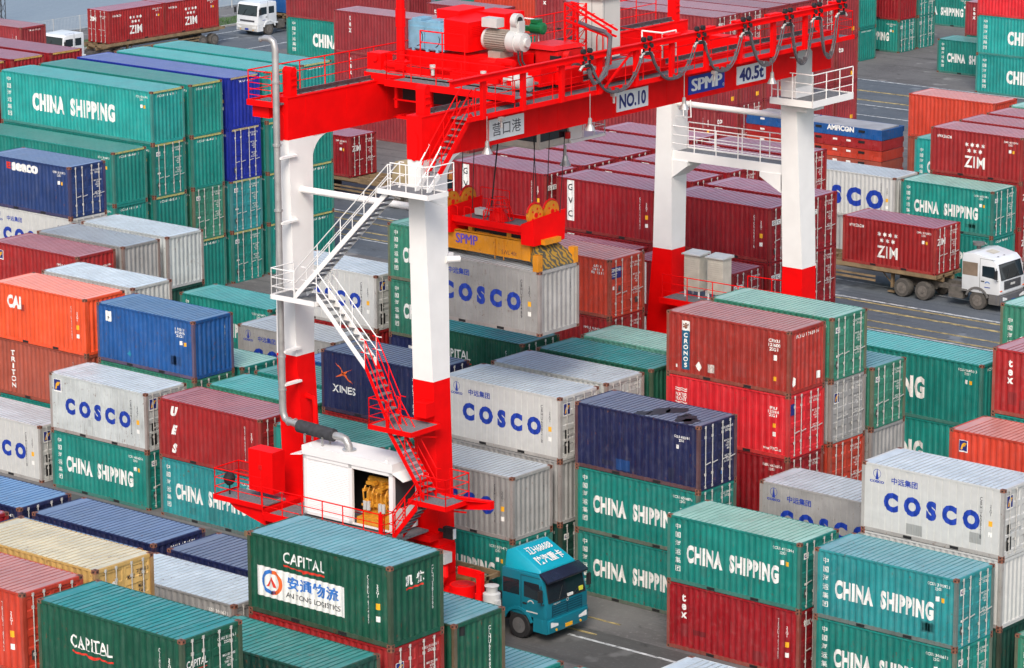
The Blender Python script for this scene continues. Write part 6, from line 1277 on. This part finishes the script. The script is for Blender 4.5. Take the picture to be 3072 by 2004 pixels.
    if kind == 0:
        b = MB(); b.add([(1.0,-hw+.05,2.60),(1.42,-hw+.02,2.38),(1.42,hw-.02,2.38),(1.0,hw-.05,2.60),(.98,-hw+.05,2.74),(1.46,-hw+.02,2.48),(1.46,hw-.02,2.48),(.98,hw-.05,2.74)], [(0,3,2,1),(4,5,6,7),(0,1,5,4),(1,2,6,5),(2,3,7,6),(3,0,4,7)]); link('sun_visor', b.mesh('sun_visor', simple('dark_visor', (.012,.016,.035), .25), bevel=.03, smooth=True), t)
        b = MB(); b.add([(-.70,-hw+.05,2.68),(.95,-hw+.15,2.68),(.95,hw-.15,2.68),(-.70,hw-.05,2.68),(-.70,-hw+.14,3.34),(-.38,-hw+.3,3.46),(-.38,hw-.3,3.46),(-.70,hw-.14,3.34),(.92,-hw+.25,2.80),(.92,hw-.25,2.80)],
            [(0,3,2,1),(4,5,6,7),(1,2,9,8),(5,8,9,6),(0,1,8,5,4),(3,7,6,9,2),(0,4,7,3)])
        fo = link('roof_fairing', b.mesh('roof_fairing', simple('fairing_blue', (.005,.30,.40), .25, 0, .04, 2), bevel=.05, smooth=True), t)
        sl = Vector((-.38-.92, 0, 3.46-2.80)).normalized(); nn = Vector((.66, 0, 1.30)).normalized()
        flat_text('roof_lettering', '辽H68688', 1.4, .42, M_WLET, fo, plane_M(Vector((-.02,0,3.277))+nn*.02, (0,1,0), sl), bold=.012)
        flat_text('roof_lettering', '陕汽重卡', 1.5, .46, M_WLET, fo, plane_M(Vector((.50,0,3.013))+nn*.02, (0,1,0), sl), bold=.02)
        b = MB()
        for i in range(5): b.box(1.22,.5+i*.1,2.36,1.24,.56+i*.1,2.41)
        b.obj('roof_stickers', M_WLET, t); b = MB(); b.box(1.32, .75, 1.68, 1.36, .98, 1.84); b.obj('dash_sign', simple('lime_sign', (.6,.6,.05), .6), cab); b = MB(); b.box(1.35,.05,1.64,1.39,.35,1.74); b.obj('dash_paper', M_WLET, cab)
        b = MB(); b.box(-.2,-hw-.012,2.0,.2,-hw-.009,2.1) if 0 else b.tube([(.3,-hw+.25,1.9),(.32,-hw+.25,2.15),(.3,-hw+.25,2.2)],[.16,.17,.05],10); b.obj('seat', M_RLET, t)
    if kind == 1:
        b = MB(); b.tube([(-.8,.1,3.0),(-.8,.1,3.2),(-.8,.1,3.25),(-.8,.1,3.4),(-.8,.1,3.42)],[.1,.12,.32,.32,.2],16); b.obj('air_intake', simple('dusty_grey', (.12,.12,.115), .8), t)
        b = MB(); b.add([(-.1,-.35,3.075),(.4,-.35,2.985),(.4,.35,2.985),(-.1,.35,3.075)],[(0,1,2,3)]); b.obj('roof_hatch', simple('hatch_cream', (.5,.46,.38), .6), cab, fix=False); b = MB()
        for yv in (-.6, .0): b.add([(.78,yv,2.93),(.86,yv,2.915),(.86,yv+.12,2.915),(.78,yv+.12,2.93)],[(0,1,2,3)])
        b.obj('roof_lamp', M_STEEL, cab, fix=False)
    # chassis
    rl = 3.5+1.35*(rear-1)
    b = MB()
    for y in (-.42, .42): b.box(-rl-.6, y-.05, .72, .9, y+.05, 1.0)
    b.box(-1.9, -hw+.15, .45, -1.0, -.5, 1.05); b.box(-2.0, .5, .45, -1.1, hw-.15, 1.1)
    b.cyl((-1.9, -hw+.45, .72),(-1.05,-hw+.45,.72),.28,14); b.box(-rl-.3,-.5,1.0,-rl+.9,.5,1.15); b.tube([(-1.5,-.2,1.05),(-1.3,-.2,1.5),(-1.2,-.2,2.4)],.06,8)
    for i in range(rear): b.cyl((-3.5-1.35*i,-1.0,.52),(-3.5-1.35*i,1.0,.52),.12,10); b.box(-4.0-1.35*i,-.55,.6,-3.0-1.35*i,-.45,.8)
    b.cyl((0,-1.0,.52),(0,1.0,.52),.1,10); b.obj('chassis', chas, t)
    for s in (-1, 1):
        wheel(t, 0, s*(hw-.17), .52, .30, dirt, s)
        for i in range(rear): wheel(t, -3.5-1.35*i, s*(hw-.3), .52, .54, dirt, s)
    if trailer:
        x0, x1, zt_ = trailer; b = MB()
        for y in (-.5, .5): b.box(x0, y-.07, zt_-.45, x1, y+.07, zt_-.02)
        for s in (-1, 1): b.box(x0, s*1.2-.05, zt_-.22, x1, s*1.2+.05, zt_)
        k = int((x1-x0)/1.2)
        for i in range(k+1): x = x0+(x1-x0-.12)*i/k; b.box(x, -1.2, zt_-.2, x+.12, 1.2, zt_-.05)
        for s in (-1, 1):
            if x1-x0 > 7:
                b.box(x1-3.2, s*.75-.08, .35, x1-3.04, s*.75+.08, zt_-.2); b.bar((x1-3.1, s*.75, .5),(x1-3.9, s*.75, zt_-.25),.05,.05); b.box(x1-3.35, s*.75-.15,.1,x1-2.9,s*.75+.15,.16); b.box(x0+2.8, s*1.15-.03, .62, x1-4.0, s*1.15+.03, .74); b.box(x0+2.8, s*1.15-.03, .85, x1-4.0, s*1.15+.03, .95)
        tr_ = b.obj('trailer_bed', simple('trailer_ochre', (.22,.15,.08), .8, 0, .3, 2), t)
        for i in range(2):
            for s in (-1, 1): wheel(t, x0+1.2+1.3*i, s*.95, .5, .54, dirt, s)
    return t
BLUE = ('blue', (.006,.155,.215)); WHT = ('white', (.66,.68,.69)); BRN = ('brown', (.36,.14,.035))
truck('tractor_truck', 'blue truck with a roof fairing reading 辽H68688, driving out from under the crane', (-77.35, 93.25, 0), 0, BLUE, kind=0, trailer=(-14.5, -3.0, 1.45), dirt=False)
b = MB(); tb = thing('cargo_block', 'ochre beam end lying on the trailer right behind the blue truck', 'beam', (-80.2, 92.3, 1.46)); b.box(-1.6,-.15,.0,.1,.15,.28); b.obj('beam', simple('ochre_beam', (.36,.15,.03), .7), tb); b = MB(); b.cyl((.1,0,.14),(.13,0,.14),.06,10); b.obj('beam_cap', M_LGREY, tb)
truck('tractor_truck', 'white truck carrying the red ZIM container on the road, right side', (-93.25, 150.5, 0), 0, WHT, kind=1, trailer=(-17.8, -2.6, 1.5), rear=2)
truck('tractor_truck', 'second white truck ahead of the ZIM one, cut by the right edge', (-90.1, 153.7, 0), 0, WHT, kind=1, rear=1)
container(-102.0, 149.25, 1.5, 'red_brown', 'zim', 'door', 20, 0, 'dark red ZIM container with white stars riding on the white truck trailer', rusty=.1, cast='paint', roofc='claret')
truck('tractor_truck', 'orange-brown truck cab behind the crane stairs', (-131.2, 151.2, 0), 0, BRN, kind=2, rear=2, trailer=(-14.4, -2.3, 1.5))
tp = thing('cargo_tarpaulin', 'beige tarpaulin roll on the orange-brown truck behind the crane stairs', 'tarpaulin', (-134.8, 151.2, 1.6)); b = MB(); b.add([(-1.6,-1.1,0),(1.6,-1.1,0),(1.6,1.1,0),(-1.6,1.1,0),(-1.5,-.8,1.3),(1.4,-.7,1.45),(1.4,.7,1.4),(-1.5,.8,1.25)], [(0,3,2,1),(4,5,6,7),(0,1,5,4),(1,2,6,5),(2,3,7,6),(3,0,4,7)]); link('tarpaulin_cover', b.mesh('tarpaulin_cover', simple('beige_canvas', (.35,.27,.15), .9, 0, .2, 2), bevel=.12, smooth=True), tp)
container(-145.6, 149.9, 1.52, 'claret', 'zim', 'door', 20, 0, 'maroon ZIM container on a trailer seen under the left crane girder', rusty=.1, cast='paint')
# far road: two trucks heading towards us along y
truck('tractor_truck', 'white cab with pale roof in front of the long ZIM load, top left', (-193.3, 175.2, 0), R(-90), WHT, kind=2, trailer=(-16.4, -2.8, 1.5))
for i in range(2):
    c = container(-192.2, 178.9+6.12*i, 1.5, 'red_brown', 'zim', 'blank', 20, 0, 'red ZIM container on the far left trailer, %s one' % ['nearer', 'rearmost'][i], rz=R(90), rusty=.05, cast='paint', roofc='claret')
# doors of the front container face us
root = [o for o in COL.objects if o.get('label') == 'red ZIM container on the far left trailer, nearer one'][0]
b = MB(); b.box(-.02,.14,.15,.02,1.21,2.47); b.box(-.02,1.23,.15,.02,2.30,2.47); d = b.obj('door', wallm('red_brown'), root)
for yy in (.42,.86,1.5,1.98): l_ = link('locking_bar', m_bar(2.591), d); l_.location = (-.045, yy, 0)
for o in [o for o in root.children if o.name.startswith('side_wall')]: pass
flat_text('door_lettering', 'ZIM', .72, .34, M_WLET, root, plane_M((-.03, 1.78, 1.85), (0,-1,0), (0,0,1)), bold=.07)
flat_text('serial_number', 'ZIMU 123457 1\n22G1', .72, .24, M_WLET, root, plane_M((-.03, .62, 2.05), (0,-1,0), (0,0,1)), bold=.01)
truck('tractor_truck', 'white truck with a red shirted driver and a blue container, top left', (-193.9, 197.4, 0), R(-90), WHT, kind=2, trailer=(-17.5, -2.4, 1.5))
container(-192.7, 199.9, 1.52, 'blue', 'generic', 'blank', 20, 0, 'blue container on the farthest white truck at the top', rz=R(90), rusty=.1, cast='paint')
# the driver in the red shirt
def person(label, loc, rz, shirt):
    me = bpy.data.meshes.new('person'); vs = [(0,0,0),(0,0,.25),(0,0,.5),(0,0,.62),(.02,0,.74),(.02,0,.84),(0,.17,.52),(.12,.22,.3),(.34,.16,.28),(0,-.17,.52),(.12,-.22,.3),(.34,-.16,.28),(.3,.1,-.02),(.3,-.1,-.02),(.42,.1,-.4),(.42,-.1,-.4)]
    es = [(0,1),(1,2),(2,3),(3,4),(4,5),(2,6),(6,7),(7,8),(2,9),(9,10),(10,11),(0,12),(0,13),(12,14),(13,15)]; me.from_pydata(vs, es, [])
    o = link('person', me); o.location = loc; o.rotation_euler = (0,0,rz); sk = o.modifiers.new('skin', 'SKIN'); rad = [.16,.15,.17,.06,.09,.08,.07,.05,.035,.07,.05,.035,.08,.08,.05,.05]
    for v, r_ in zip(me.skin_vertices[0].data, rad): v.radius = (r_, r_)
    me.skin_vertices[0].data[0].use_root = True; ss = o.modifiers.new('sub', 'SUBSURF'); ss.levels = 1; ss.render_levels = 1
    bpy.context.view_layer.update(); dg = bpy.context.evaluated_depsgraph_get(); m2 = bpy.data.meshes.new_from_object(o.evaluated_get(dg)); o.modifiers.clear(); o.data = m2; m2.materials.clear()
    for m in (shirt, simple('skin_tone', (.35,.19,.12), .6), simple('dark_hair', (.01,.008,.007), .7), simple('dark_trousers', (.02,.022,.03), .8)): m2.materials.append(m)
    for p in m2.polygons:
        c = p.center; p.material_index = 2 if c.z > .80 and c.x < .06 else (1 if c.z > .6 or c.x > .28 and c.z > .2 else (3 if c.z < .05 else 0)); p.use_smooth = True
    return tag(o, label, 'person')
person('driver in a red shirt seated at the window of the far white truck', (-193.25, 197.0, 1.55), R(-90), simple('red_shirt', (.65,.02,.02), .8))
person('driver in a dark shirt seated in the blue truck', (-77.2, 92.65, 1.65), 0, simple('dark_shirt', (.03,.03,.05), .8))
bpy.data.objects.remove(_to)
_seen = {}
for _o in COL.objects:
    if _o.parent is None and _o.get('label'):
        _w = _o['label'].split()
        if len(_w) > 16: _o['label'] = ' '.join(_w[:16]); print('LONG', ' '.join(_w))
        if _o['label'] in _seen: print('DUP', _o['label'])
        _seen[_o['label']] = 1
